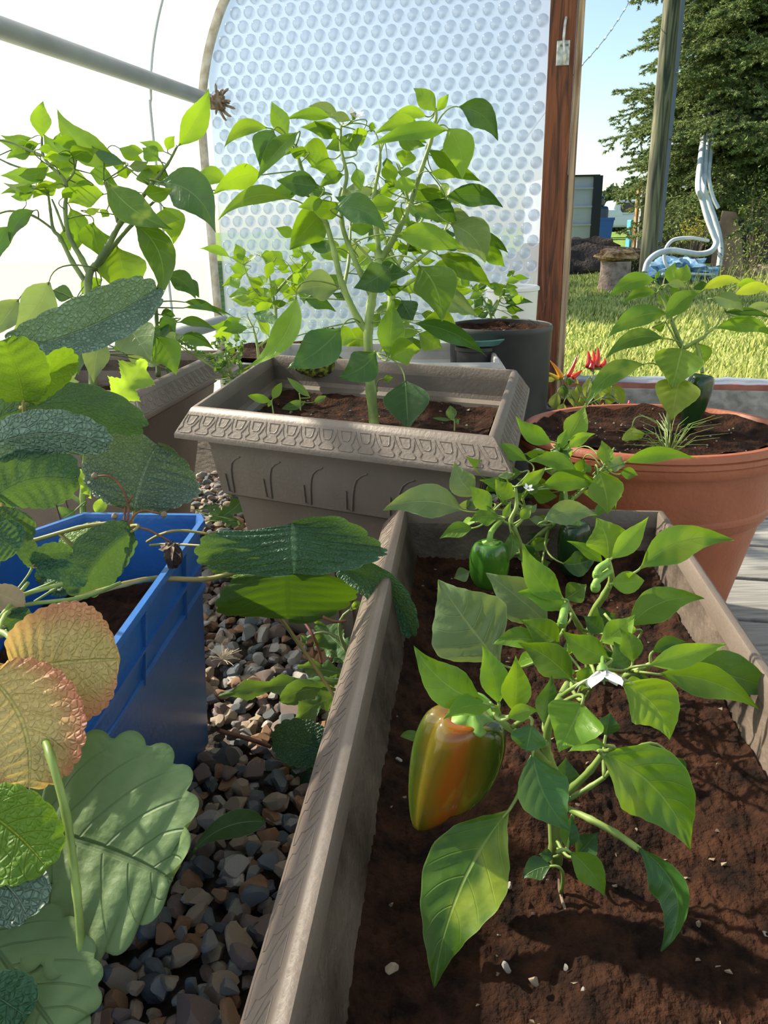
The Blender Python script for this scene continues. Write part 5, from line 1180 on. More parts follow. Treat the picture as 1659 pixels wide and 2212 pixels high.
# crown and fan leaf above the crate
b1 = Vector((-.36, .72, .22)); pG = Plant('strawberry_plant', b1, 'strawberry plant with an upright fan leaf over the back of the blue crate', 'plant', t=.80, stem_mat=M_runner, mat=M_str, **C4)
pG.stem([(-60, 1730, -.02), (180, 1690), (500, 1600), (700, 1572), (830, 1590)], .0024, .0020, M_runner, 'runner')
pG.stem([(840, 1590), (850, 1540), (860, 1480)], .0016, .0014)
S(pG, [(858, 1500, 1010, 1065, 610, 0, -.05, 0, .02, M_strG, dict(sweep=.6, rows=64, cols=20, wave=.09, veins=10, tn=10)), (730, 1640, 375, 1745, 190, 20, .06, .02, 0, M_strY, dict(fold=-.3)), (860, 1615, 495, 2040, 300, -5, .10, -.02, -.03, M_str, dict(shape=STR, fold=-.3, rows=70)),
 (560, 1960, 300, 1990, 150, 20, .1, .02, 0, M_str), (500, 1850, 250, 1960, 130, 30, .1, .02, 0, M_str)])
for pts in ([(500, 1870), (640, 1730), (760, 1640), (830, 1590)], [(780, 1650), (820, 1520), (815, 1430), (770, 1330), (700, 1270), (610, 1272)], [(760, 1680), (850, 1530), (920, 1490), (980, 1500), (1050, 1518)],
            [(790, 1640), (860, 1605), (940, 1610), (1020, 1650), (1090, 1690)], [(760, 1690), (735, 1600), (735, 1535)], [(745, 1700), (790, 1600), (850, 1560)], [(820, 1440), (850, 1395)], [(780, 1690), (800, 1490), (798, 1460)]):
    pG.stem([(x, y, -.015) for x, y in pts], .0013, .0010, M_redstem, 'flower_stalk')
for x, y in ((605, 1273), (1050, 1518), (735, 1530), (720, 1650)):
    c = pG.p(x, y, .785); b = MB(); b.rings([[c+Vector((r*math.cos(a), r*math.sin(a), z)) for a in [k*math.pi/4 for k in range(8)]] for r, z in ((.001, -.003), (.0035, 0), (.003, .002), (.0008, .004))], capend=True, capstart=True); b.build('dried_bud', M_twig, pG.root)
c = pG.p(1105, 1775, .77); o = mesh_blob(c, (.0085, .0085, .0135), 4, .35, 20, 3).build('dried_berry', noisy(mat('black_berry', (.03, .015, .01), .6), (.012, .006, .005), (.06, .03, .02), 200, 4, .3, .7, .8, 400, bdist=.002), pG.root)
b = MB(); rr = random.Random(4)
for i in range(9):
    a = i*.7; d = Vector((math.cos(a), math.sin(a), 0)); c0 = c+Vector((0, 0, .012)); e = Vector((-d.y, d.x, 0))
    b.add([c0-e*.003, c0+e*.003, c0+d*.009+e*.003-Vector((0, 0, rr.uniform(.0, .010))), c0+d*.013-Vector((0, 0, rr.uniform(0, .014)))], [(0, 1, 2, 3)])
b.build('dried_sepals', M_twig, o)
# long runner leaning over the crate's right edge to the hovering leaf
b2 = Vector((-.36, .60, .22)); pH = Plant('strawberry_plant', b2, 'strawberry runner plant arching right over the crate to broad dark leaves above the gravel', 'plant', t=.80, stem_mat=M_runner, mat=M_str, **C4)
pH.stem([(0, 2290, -.16), (440, 2074, -.10), (800, 1960, -.06), (1000, 1925, -.03), (1300, 1930), (1480, 1890), (1640, 1835)], .0027, .0026, M_runner, 'runner')
pH.stem([(940, 1690, .03), (1010, 1650, .02), (1100, 1622), (1200, 1620), (1330, 1640)], .0015, .0014, M_runner, 'runner'); pH.stem([(960, 1712, .03), (1100, 1705, .02), (1350, 1720)], .0015, .0014, M_runner, 'runner')
pH.stem([(60, 2060, -.1), (200, 1870, -.08), (180, 1780, -.08)], .0012, .001, M_stem); pH.stem([(220, 2074, -.06), (420, 1950, -.04), (680, 1800, -.01)], .0014, .0012, M_stem); pH.stem([(60, 2060, -.05), (360, 1940, -.04)], .0014, .0012, M_stem)
S(pH, [(215, 1855, 80, 1620, 110, 20, .05, -.08, 0, M_str), (215, 1840, 465, 1760, 140, 10, -.1, -.08, 0, M_str), (220, 1855, 555, 1960, 120, 10, -.1, -.08, 0, M_str)], shape=STR, rows=36, cols=10, pr=.001)
pH.off, pH.sc = (420, 1050), 2.602
S(pH, [(550, 205, 560, 500, 880, 0, 0, -.03, -.02, M_strG if False else M_str, dict(sweep=.5, fold=-.10, rows=60, cols=24, wave=.06, droop=.10, pet=False)),
 (520, 460, 530, 750, 640, 0, 0, .03, .02, M_strS, dict(pleat=.008, sweep=.55, rows=60, cols=20, fold=.1, pet=False)), (330, 440, 80, 380, 180, 10, 0, .03, 0, M_strY, dict(pet=False)),
 (790, 455, 1225, 845, 170, 15, -.16, .0, -.02, M_str, dict(shape=STR, fold=.4, rows=60, pet=False))])
# senescent and underside leaves in the near left corner
b3 = Vector((-.30, .50, .22)); pJ = Plant('strawberry_plant', b3, 'strawberry plant with reddening leaves draped over the near crate edge', 'plant', t=.50, stem_mat=M_runner, mat=M_strR, **C5)
pJ.stem([(-120, 250, .05), (20, 270, .02), (70, 340, .01), (100, 410)], .0020, .0018, M_stem)
pJ.stem([(-80, 475), (20, 455), (80, 450)], .0018, .0016, M_stem)
pJ.stem([(215, 790, -.03), (250, 880, -.05), (330, 1180, -.06), (380, 1550, -.07), (402, 1850, -.075), (392, 2250, -.085)], .0024, .0022, M_stem)
S(pJ, [(60, 458, 598, 400, 500, 0, -.02, 0, -.01, M_strR, dict(rows=70, cols=22, tn=16, teeth=.05, veins=14)), (-60, 480, 140, 1040, 480, 5, -.12, -.03, -.02, M_strR, dict(rows=70, cols=22, tn=14, teeth=.05, veins=14)),
 (80, 1240, 860, 1500, 900, 0, -.04, -.03, -.02, M_strU, dict(rows=80, cols=26, tn=9, teeth=.14, veins=9, pet=False)), (-120, 1700, 340, 2330, 560, 0, .0, -.07, -.03, M_strU, dict(rows=70, cols=20, teeth=.12, sweep=.8, pet=False)),
 (-120, 1130, 235, 1440, 360, 15, -.05, -.07, -.01, M_strY, dict(rows=50, cols=18, fold=.3, pet=False)), (-120, 1440, 140, 1690, 270, 5, -.1, -.085, -.01, M_strG, dict(rows=40, cols=14, fold=-.3, pet=False)),
 (-80, 2030, 140, 2180, 240, 5, 0, -.10, 0, M_str, dict(pet=False)), (300, 2000, 470, 2060, 260, 10, 0, -.06, 0, M_strU, dict(pet=False)), (160, 1560, 290, 1590, 110, 20, 0, -.05, 0, M_str, dict(pet=False))])
for pts in ([(0, 195, .09), (140, 20, .12)], [(0, 130, .10), (120, 80, .11), (310, 25, .13)], [(-20, 330, .06), (60, 150, .10), (400, 95, .13), (600, 20, .15)]): pJ.stem(pts, .0018, .0016, M_stem, 'runner')
S(pJ, [(-40, 60, 125, 130, 110, 20, 0, .10, 0, M_dry, dict(shape=STR)), (20, 240, 150, 160, 90, 10, 0, .1, 0, M_str, dict(shape=STR))], rows=30, cols=10)
# ================================================================ weeds on the gravel (crop 420,1050 x2.602)
g = P(800, 1490, 1.10); g.z = .01; pK = Plant('dandelion', g, 'dandelion rosette of pale-veined leaves on the gravel against the trough', 'weed', t=1.06, mat=M_weed, stem_mat=M_leafP, **C6)
pK.stem([(985, 1130, .02), (965, 1090)], .003, .0025)
DK = dict(shape=LNG, rows=64, cols=8, wave=.16, veins=6, pleat=.03, fold=.18, pr=.0022)
run(pK, [(960, 1075, 680, 775, 190, 0, .04, .0, .05, None, dict(lobes=3)), (975, 1095, 700, 885, 75, 20, .04, .0, .04, None, dict(lobes=3)), (960, 1100, 580, 1015, 110, 0, .04, 0, 0, None, dict(lobes=4)), (975, 1100, 130, 1180, 110, 10, .03, -.02, -.04, None, dict(lobes=4)),
 (790, 1145, 480, 1210, 115, 0, .1, -.03, -.03), (900, 1180, 555, 1340, 130, 0, .12, -.04, -.04, None, dict(lobes=3)), (960, 1100, 990, 930, 60, 10, 0, 0, 0, None, dict(lobes=2)), (930, 1120, 860, 1300, 120, 10, 0, -.03, 0), (870, 700, 930, 650, 35, 0, 0, -.02, 0, M_weedL), (640, 850, 600, 870, 50, 0, 0, .02)], **DK)
g = P(700, 1620, .97); g.z = .01; pM = Plant('strawberry_plant', g, 'small dark three-leaved strawberry runner lying on the gravel by the trough', 'plant', t=.92, mat=M_str, stem_mat=M_runner, **C6)
pM.stem([(900, 1700, .03), (830, 1600, .02), (765, 1512)], .002, .0014); pM.stem([(140, 1375, .03), (300, 1420, .03), (430, 1465, .02)], .0028, .0024, M_redstem, 'runner'); pM.stem([(570, 1540, .03), (640, 1590, .03)], .002, .0016, M_redstem, 'runner')
pM.stem([(470, 720, .02), (590, 890, .02), (700, 1050, .01), (790, 1190), (850, 1300)], .0024, .0022, M_runner, 'runner'); pM.stem([(600, 740, .02), (660, 830), (700, 920), (715, 1000)], .0020, .0016, M_redstem, 'runner'); pM.stem([(720, 735, -.1), (790, 762, -.1), (855, 755, -.1)], .0018, .0014, M_redstem, 'runner')
S(pM, [(765, 1512, 435, 1440, 220, 10, .08, 0, 0, M_str, dict(shape=STR)), (768, 1512, 590, 1665, 180, 10, .1, 0, 0, M_str, dict(shape=STR)), (770, 1505, 880, 1400, 120, 20, 0, 0, 0, M_str, dict(shape=STR)), (765, 1500, 690, 1370, 110, 10, 0, 0.01, 0, M_str, dict(shape=STR)), (890, 1690, 715, 1700, 110, 20, 0, 0, 0, M_strY, dict(shape=STR)), (860, 1780, 750, 1790, 110, 10, 0, 0, 0, M_str), (900, 1250, 850, 1390, 130, 10, 0, 0, 0, M_str)], rows=36, cols=10, pr=.0012)
g = P(470, 1860, .83); g.z = .01; pN = Plant('weed', g, 'single smooth green weed leaf standing on the dark gravel', 'weed', t=.79, mat=M_weed, stem_mat=M_stem_d, **C6)
pN.stem([(-40, 2100, .02), (10, 2035)], .002, .0018); run(pN, [(0, 2040, 402, 1888, 130, 5, -.12, 0, 0)], shape=LNG, rows=24); 
# fluffy seed head
g = P(482, 1425, 1.14); b = MB(); rr = random.Random(8); M_fluff = mat('seed_fluff', (.55, .48, .36), .8)
for i in range(34):
    v = Vector((rr.gauss(0, 1), rr.gauss(0, .5), abs(rr.gauss(0, 1)))).normalized()*rr.uniform(.015, .03); b.tube([g, g+v*.6+Vector((0, 0, .002)), g+v], .0004, 4)
o = b.build('seed_head', M_fluff, origin=g); tag(o, 'dry fluffy seed head lying on the gravel beside the blue crate', 'seed head')
# ================================================================ trough peppers
C3 = dict(off=(820, 850), sc=1.977); D4 = dict(off=(820, 1350), sc=1.977)
b4 = P(1195, 1850, .525); b4.z = .225
pP = Plant('pepper_plant', b4, 'foremost bell pepper plant in the trough with a ripening orange-green fruit', 'plant', t=.47, **D4)
pP.stem([(760, 1080, .055), (752, 960, .045), (745, 800, .03), (740, 700, .02), (735, 620, .01), (715, 560, .0), (700, 500, -.01)], .0048, .0030)
pP.stem([(720, 590, 0), (640, 500, -.01), (540, 430, -.02), (490, 370, -.025)], .0026, .0016); pP.stem([(765, 750, .03), (830, 690, .02), (900, 620, .01), (960, 540, 0)], .0026, .0018); pP.stem([(780, 760, .03), (900, 690, .025), (960, 650, .02)], .0018, .0014)
pP.stem([(712, 560, 0), (720, 440, -.01), (760, 330, -.01), (800, 250, .02)], .0026, .0018)
pP.stem([(795, 780, .02), (900, 830, .0), (1010, 890, -.01), (1110, 960, -.02)], .0022, .0020, M_stem)
pP.stem([(765, 1040, .05), (770, 1130, .03), (800, 1230, .01), (870, 1315, -.005)], .0012, .0009, M_twig)
pP.ws = 1.12
run(pP, [
 (550, 795, 232, 1560, 330, 5, .08, .0, -.03, M_leafM, (620, 640), dict(fold=.15, rows=36, cols=14)), (655, 545, 818, 882, 215, -10, .10, -.03, -.01, M_leafD, dict(fold=.3, rows=30, cols=12)), (935, 540, 1332, 965, 290, 5, -.12, .0, .0, M_leafM, dict(rows=36, cols=14, fold=.18)),
 (865, 335, 765, 545, 235, 0, .0, -.03, -.01, M_leaf, dict(shape=HRT, fold=.35, rows=24, cols=10)), (1035, 250, 1240, 492, 215, 0, -.14, -.02, .0, M_leafL, dict(rows=30, cols=12)), (485, 350, 273, 402, 95, 20, .12, -.03, -.01, M_leaf),
 (650, 425, 625, 540, 140, 0, 0, -.03, 0, M_leafD, dict(shape=OVA)), (545, 400, 682, 368, 68, 10, -.1, -.04, 0, M_leafL), (575, 375, 582, 132, 118, 0, .02, -.03, -.01, M_leafL), (510, 340, 437, 82, 115, 5, .04, -.025, 0, M_leaf),
 (448, 335, 146, 88, 165, -5, -.10, -.03, .0, M_leafM), (700, 425, 735, 215, 95, 20, 0, .0, 0, M_leafD), (965, 475, 985, 373, 90, 10, .0, .03, 0, M_leafD), (965, 515, 805, 542, 60, 30, .1, -.02, 0, M_leaf), (1235, 555, 1312, 648, 70, 20, 0, .03, 0, M_leafD),
 (810, 968, 963, 1162, 115, 0, -.08, -.01, 0, M_leaf, (760, 970)), (790, 705, 795, 565, 105, 10, 0, .03, 0, M_leafD), (840, 985, 935, 885, 95, 10, 0, .02, 0, M_leafD), (800, 955, 822, 808, 75, 10, 0, .01, 0, M_leafD), (735, 1030, 607, 1085, 90, 10, .1, .02, 0, M_leafD), (745, 990, 680, 980, 50, 10, 0, .03, 0, M_leafD),
 (1100, 945, 1200, 1395, 150, 35, -.28, -.02, -.015, M_leafD, dict(fold=.5, rows=30, cols=12, pet=False)), (870, 1312, 905, 1515, 215, 0, 0, -.005, -.01, M_dry, dict(shape=HRT, fold=.1, pet=False)), (480, 340, 520, 380, 30, 0, 0, -.03, 0, M_leafL)], fold=.25)
# ripening bell pepper: colour by place on the skin
M_ripe = mat('ripening_pepper_skin', (.4, .2, .02), .13, .6)
tcx = nd(M_ripe, 'ShaderNodeTexCoord'); sx_ = nd(M_ripe, 'ShaderNodeSeparateXYZ'); ln(M_ripe, tcx.outputs['Generated'], sx_.inputs[0])
nz = nd(M_ripe, 'ShaderNodeTexNoise'); nz.inputs['Scale'].default_value = 3.2; nz.inputs['Detail'].default_value = 3; ln(M_ripe, tcx.outputs['Generated'], nz.inputs['Vector'])
f_ = mth(M_ripe, 'ADD', mth(M_ripe, 'ABSOLUTE', mth(M_ripe, 'SUBTRACT', mth(M_ripe, 'ADD', sx_.outputs[0], mth(M_ripe, 'MULTIPLY', sx_.outputs[2], -.22)), .30)), mth(M_ripe, 'MULTIPLY', mth(M_ripe, 'SUBTRACT', nz.outputs[0], .5), .25))
cr2 = nd(M_ripe, 'ShaderNodeValToRGB'); e = cr2.color_ramp.elements; e[0].position = .04; e[0].color = (.27, .075, .008, 1); e[1].position = .36; e[1].color = (.042, .068, .006, 1); q = e.new(.17); q.color = (.17, .10, .008, 1)
ln(M_ripe, f_, cr2.inputs[0])
n5 = nd(M_ripe, 'ShaderNodeTexNoise'); n5.inputs['Scale'].default_value = 120; ln(M_ripe, tcx.outputs['Object'], n5.inputs['Vector'])
dz = mth(M_ripe, 'MULTIPLY', sstep(M_ripe, n5.outputs[0], .64, .72), mth(M_ripe, 'SUBTRACT', 1.0, sstep(M_ripe, sx_.outputs[2], .05, .75)))
ln(M_ripe, mixc(M_ripe, dz, cr2.outputs[0], (.16, .09, .04)), bsdf(M_ripe).inputs['Base Color'])
fruit(pP, 345, 600, 465, 585, .005, M_ripe, 4, .66, .16, lob=.20, label='glossy bell pepper turning from green to orange', depthf=.75, curve=lambda u: (-.06-.22*u**2, 0), n=48, rings=30, seed=.9, skew=.42)
b5 = P(1290, 1420, .76); b5.z = .225
pQ = Plant('pepper_plant', b5, 'middle bell pepper plant in the trough with an open white blossom', 'plant', t=.665, **C3)
pQ.stem([(900, 1330, .08), (895, 1150, .06), (905, 960, .03), (960, 860, .01), (990, 790, 0), (975, 710, -.01)], .0040, .0022)
pQ.stem([(900, 1080, .04), (1000, 1210, -.03), (1080, 1190, -.05), (1160, 1155, -.06)], .0034, .0022); pQ.stem([(895, 1060, .04), (850, 990, .01), (800, 900, 0), (790, 880, 0)], .0028, .0018); pQ.stem([(900, 1200, .05), (820, 1240, .02), (870, 1310, -.02), (960, 1140, -.1)], .002, .0014)
run(pQ, [
 (1108, 752, 1517, 627, 130, 10, -.14, -.01, 0, M_leafM, (1000, 800)), (1062, 1000, 1388, 876, 125, 5, -.14, -.02, .0, M_leaf, (960, 940)), (972, 712, 925, 530, 150, 5, .10, 0, 0, M_leafL), (988, 708, 1150, 525, 78, 10, .02, -.01, 0, M_leafL), (955, 725, 800, 630, 48, 20, .06, .01, 0, M_leaf),
 (990, 812, 1132, 800, 82, 5, .0, -.01, 0, M_leafL, (985, 830), dict(shape=OVA)), (790, 880, 612, 640, 105, 10, -.12, -.01, 0, M_leaf), (798, 925, 588, 848, 88, 15, .08, -.01, 0, M_leaf), (720, 985, 452, 765, 165, 0, .02, .0, .01, M_leafP, (800, 960)), (512, 1150, 250, 795, 300, -5, -.02, -.02, .01, M_leafP, (760, 1080), dict(fold=.2, rows=30, cols=12)),
 (690, 1062, 482, 1072, 80, 20, .10, -.03, 0, M_leaf), (770, 1082, 602, 968, 105, 5, .06, -.03, 0, M_leaf), (822, 1228, 590, 1065, 125, -5, .08, -.07, .0, M_leafM), (982, 1132, 778, 1012, 105, 0, -.06, -.08, 0, M_leaf), (940, 1062, 1092, 943, 95, 0, .06, -.05, 0, M_leafL), (1080, 1150, 1025, 1000, 80, 10, .10, -.08, 0, M_leaf),
 (900, 1010, 1012, 940, 120, 20, .0, .02, 0, M_leafD), (1165, 1105, 1310, 1060, 60, 20, -.1, -.06, 0, M_leafD), (1150, 1160, 1485, 1068, 88, 10, .0, -.10, 0, M_leafL, (1090, 1190)), (1190, 1200, 1620, 1350, 125, 10, -.10, -.09, 0, M_leaf, (1090, 1190)), (1280, 1160, 1720, 1285, 170, 10, -.04, -.05, 0, M_leafD, (1090, 1190)),
 (960, 1020, 870, 950, 70, 10, 0, .0, 0, M_leafD), (1060, 1180, 1000, 1060, 90, 20, 0, -.06, 0, M_leafD), (860, 1250, 900, 1160, 70, 10, 0, -.06, 0, M_leaf), (1050, 1230, 1125, 1225, 36, 10, 0, -.09, 0, M_leafL), (840, 1100, 800, 1070, 60, 0, 0, -.05, 0, M_leafL), (960, 1100, 1010, 1180, 80, 0, 0, -.05, 0, M_leafD)])
randleaves(pQ, (640, 940, 1120, 1240), 9, 110, dr=(-.05, .04), seed=53, mats=[M_leaf, M_leafL, M_leafD])
flower(pQ, 950, 1170, 130, -.225, 'open white pepper blossom facing down', (.05, -.55, -.85), 6)
for x, y, d in ((930, 775, -.01), (922, 828, -.01), (780, 980, -.03)):
    fruit(pQ, x, y, 48, 46, d, M_calyx, 5, .9, 0, 'young_pepper', calyx=True, n=20, rings=10, lob=.2)
b6 = P(1130, 1215, .95); b6.z = .225
pR = Plant('pepper_plant', b6, 'far left bell pepper plant in the trough carrying a bright green fruit', 'plant', t=.89, **C3)
pR.stem([(640, 860, .05), (610, 680, .02), (575, 580), (560, 540), (585, 480), (580, 400)], .0036, .0018); pR.stem([(575, 570), (520, 540), (480, 500)], .002, .0014); pR.stem([(570, 580), (620, 520, .02), (610, 440)], .002, .0012)
run(pR, [(355, 500, 12, 500, 125, 10, .12, -.02, 0, M_leafP), (400, 575, 256, 620, 58, 15, .08, -.02, 0, M_leaf), (412, 440, 320, 290, 98, -10, -.10, -.02, 0, M_leafP), (478, 502, 385, 392, 72, 10, 0, -.03, 0, M_leafL), (612, 335, 365, 265, 88, 10, -.12, .03, 0, M_leaf), (632, 290, 422, 262, 58, 20, .14, .04, 0, M_leaf),
 (580, 440, 495, 365, 70, 0, -.1, 0, 0, M_leafL), (512, 532, 385, 545, 72, 15, .1, -.03, 0, M_leaf), (560, 592, 545, 722, 52, 10, -.1, -.03, 0, M_leafM), (602, 392, 712, 313, 48, 10, .05, -.02, 0, M_leafL), (560, 400, 425, 370, 45, 20, 0, .02, 0, M_leaf), (520, 470, 540, 450, 60, 0), (600, 640, 660, 730, 70, 10, 0, .02, 0, M_leafD), (530, 540, 560, 460, 30, 0, 0, -.01, 0, M_leafL), (600, 540, 650, 480, 40, 0, 0, -.01, 0, M_leafL), (545, 370, 540, 330, 60, 0, 0, .01, 0, M_leafP), (620, 420, 680, 370, 60, 0, 0, .02, 0, M_leaf), (500, 420, 470, 370, 60, 10, 0, .03, 0, M_leaf), (385, 760, 315, 790, 55, 0, 0, .02, 0, M_leafP)])
fruit(pR, 468, 728, 178, 232, -.02, M_pepG, 4, .92, 0, lob=.10, label='bright green bell pepper')
randleaves(pR, (380, 340, 660, 600), 12, 85, dr=(-.0, .08), seed=51, mats=[M_leaf, M_leafL, M_leafP])
flower(pR, 632, 410, 26, -.03, 'small half-open white bud', (.2, -.4, .8), 5)
b7 = P(1250, 1190, .97); b7.z = .225
pU = Plant('pepper_plant', b7, 'far right bell pepper plant in the trough with a dark green fruit under its leaves', 'plant', t=.93, **C3)
pU.stem([(700, 760, .04), (660, 640, .02), (740, 560), (800, 500), (830, 440)], .0042, .0022); pU.stem([(800, 500), (790, 380), (780, 280), (775, 230)], .0028, .0014); pU.stem([(830, 450), (900, 380), (960, 310)], .0022, .0013)
run(pU, [(738, 208, 580, 95, 68, 5, -.10, 0, 0, M_leaf), (790, 205, 875, 48, 88, 0, .06, 0, 0, M_leafL), (765, 235, 800, 150, 40, 10, 0, -.01, 0, M_leaf), (805, 235, 922, 172, 46, 10, -.1, -.01, 0, M_leafL), (840, 332, 632, 290, 66, 15, .12, -.02, 0, M_leaf), (962, 302, 948, 200, 58, 0, .06, 0, 0, M_leafL),
 (1045, 296, 1352, 280, 58, 10, -.10, .0, 0, M_leaf, (950, 330)), (935, 330, 975, 517, 130, -5, -.05, -.03, 0, M_leafL), (1025, 345, 1105, 350, 45, 10, -.1, .01, 0, M_leaf), (690, 400, 962, 402, 80, 10, -.12, -.02, 0, M_leaf), (702, 545, 932, 520, 92, 5, -.12, -.04, 0, M_leafP), (780, 725, 925, 695, 92, 10, .1, -.05, 0, M_leafD), (792, 880, 885, 815, 85, 0, 0, -.08, 0, M_leaf),
 (700, 330, 850, 350, 60, 10, -.1, .02, 0, M_leafP), (740, 290, 670, 250, 45, 10, 0, .02, 0, M_leaf), (980, 290, 1050, 310, 60, 0, 0, .0, 0, M_leafP), (960, 400, 1010, 500, 60, 20, 0, .02, 0, M_leafL), (870, 330, 905, 305, 40, 0, 0, 0, 0, M_leaf), (640, 660, 730, 620, 50, 10, 0, -.02, 0, M_leaf), (820, 440, 760, 470, 60, 10, 0, .03, 0, M_leaf), (860, 420, 1040, 440, 40, 10, 0, .03, 0, M_leafL), (650, 430, 760, 440, 60, 20, 0, .02, 0, M_leaf), (700, 640, 640, 600, 60, 0, 0, .03, 0, M_leafD), (650, 740, 730, 720, 60, 0, 0, 0, 0, M_leaf)])
randleaves(pU, (680, 240, 1000, 480), 12, 100, dr=(.0, .08), seed=52, mats=[M_leaf, M_leafL, M_leafD])
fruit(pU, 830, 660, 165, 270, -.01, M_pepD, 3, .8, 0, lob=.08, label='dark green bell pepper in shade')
# small sprouts
for x, y, tt, w, lab in ((130, 480, .60, 85, 'tiny pale sprout beside the left wall of the trough'),):
    g = P(820+x/1.977, 1350+y/1.977, tt); q = Plant('seedling', g, lab, 'plant', t=tt, mat=M_leaf, **D4); q.stem([(x+55, y+60), (x+40, y+10)], .0008, .0006); q.leaf(x+45, y+8, x-42, y-5, 38, 20, .1, rows=10, cols=4, shape=OVA, pr=.0006)
rr = random.Random(31)
for k, (x, y, s) in enumerate(((52, 1485, .0045), (540, 1480, .0042), (655, 1538, .0036), (82, 588, .0036), (270-220, 1210, .0018), (1265, 1200, .0028), (1487, 1497, .0028), (868, 1578, .003), (1340, 1468, .0028), (792, 1480, .0024), (1092, 890, .002), (555, 1125, .003), (715, 1105, .002), (1645, 1340, .003), (1360, 1290, .003))):
    p = hz(820+x/1.977, 1350+y/1.977, .224+(.004 if y > 1000 else 0)); me = HI[k % 14].copy(); me.materials.append(SM[3] if k % 2 else SM[1]); o = bpy.data.objects.new('pebble', me); COL.objects.link(o); o.location = (p.x, p.y, p.z+.003); o.scale = (s, s*.9, s*.8); o.rotation_euler = (k, k*2, k*3)
    tag(o, 'small pale pebble lying on the brown soil of the foreground trough', 'pebble', 'pale pebbles on the trough soil')
# ================================================================ terracotta pot pepper (crop 1100,550 x2.968)
D2 = dict(off=(1100, 550), sc=2.968)
b8 = P(1447, 930, 1.19)
pV = Plant('pepper_plant', b8, 'pepper plant with heart-shaped leaves and a dark fruit in the terracotta pot', 'plant', t=1.17, **D2)
pV.stem([(1018, 1190, .02), (1015, 1080, .02), (1050, 900, .02), (1100, 700, .02), (1112, 600, .01)], .0042, .0034); pV.stem([(1110, 600, .01), (1040, 425), (985, 270), (935, 170)], .0038, .0018); pV.stem([(1120, 600, .01), (1190, 560), (1262, 510), (1250, 400), (1215, 290)], .0034, .0014)
pV.stem([(1262, 510), (1330, 450), (1380, 350)], .0024, .0012); pV.stem([(1045, 430), (1130, 330), (1200, 250)], .0018, .0012); pV.stem([(1100, 600), (1000, 430)], .0016, .0012); pV.stem([(1245, 400), (1280, 340), (1275, 270)], .0016, .001)
run(pV, [(935, 165, 627, 290, 95, 10, .14, -.01, 0, M_leaf), (940, 245, 732, 312, 62, 20, .14, .0, 0, M_leaf), (1035, 190, 1065, 48, 72, 0, -.06, .01, 0, M_leafL), (1065, 185, 1140, 58, 92, 0, .08, 0, 0, M_leafL), (1010, 192, 1137, 216, 46, 10, -.14, -.02, 0, M_leafP), (1035, 205, 1090, 258, 50, 0, 0, 0, 0, M_leaf), (935, 160, 968, 98, 25),
 (1008, 418, 1240, 232, 110, 0, -.12, -.03, 0, M_leaf), (1240, 230, 1500, 185, 62, 20, -.16, -.02, 0, M_leafY), (1440, 262, 1700, 245, 68, 20, -.16, 0, 0, M_leafY, (1380, 350)), (1300, 282, 1502, 367, 90, 5, -.14, -.02, 0, M_leafP), (1370, 370, 1700, 415, 45, 25, -.08, 0, 0, M_leafD), (1320, 475, 1700, 535, 90, 10, -.16, -.01, 0, M_leaf, (1262, 510)),
 (1012, 378, 622, 542, 120, 10, .13, -.02, 0, M_leafM, (1040, 425)), (990, 538, 612, 675, 100, 10, .16, -.01, 0, M_leafM, (1090, 560)), (872, 700, 488, 988, 115, 10, .16, -.03, 0, M_leafM, (1050, 860)), (1108, 600, 1042, 862, 262, 0, 0, -.04, 0, M_leafL, dict(shape=HRT, fold=.30, rows=26, cols=12)), (1098, 790, 1040, 1064, 235, -5, .02, -.03, 0, M_leafY, dict(shape=HRT, fold=.25, rows=26, cols=12)),
 (1215, 570, 1245, 715, 105, 10, -.06, .01, 0, M_leafL), (790, 1100, 835, 1232, 120, 10, .1, -.03, 0, M_leafY, (1000, 1110)), (1180, 210, 1290, 200, 60, 20, 0, 0, 0, M_leafD), (1450, 200, 1600, 180, 45, 20, -.1, .01, 0, M_leafL), (1500, 380, 1700, 330, 60, 20, -.1, .03, 0, M_leafP), (960, 250, 1020, 330, 60, 10, 0, .02, 0, M_leafM), (930, 470, 1000, 450, 60, 20, 0, .02, 0, M_leafM)], droop=.03)
pV.stem([(1200, 570), (1228, 680), (1238, 760)], .0026, .003)
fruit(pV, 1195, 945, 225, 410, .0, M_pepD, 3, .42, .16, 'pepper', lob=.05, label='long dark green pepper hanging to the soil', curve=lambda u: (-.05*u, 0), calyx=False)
g = P(1100+1020/2.968, 550+1270/2.968, 1.06); g.z = .325; b = MB(); rr = random.Random(14)
for i in range(46):
    a = rr.uniform(0, 6.28); le_ = rr.uniform(.02, .085); h_ = rr.uniform(.01, .05); d = Vector((math.cos(a), math.sin(a)*.6, 0)); p0 = g+d*rr.uniform(0, .008)
    b.tube([p0, p0+d*le_*.4+Vector((0, 0, h_*.8)), p0+d*le_+Vector((0, 0, h_))], [.0006, .0005, .0002], 4)
o = b.build('grass_tuft', M_leaf_g if False else M_stem, origin=g); tag(o, 'small tuft of thin grass at the front of the terracotta pot soil', 'grass', kind='stuff')
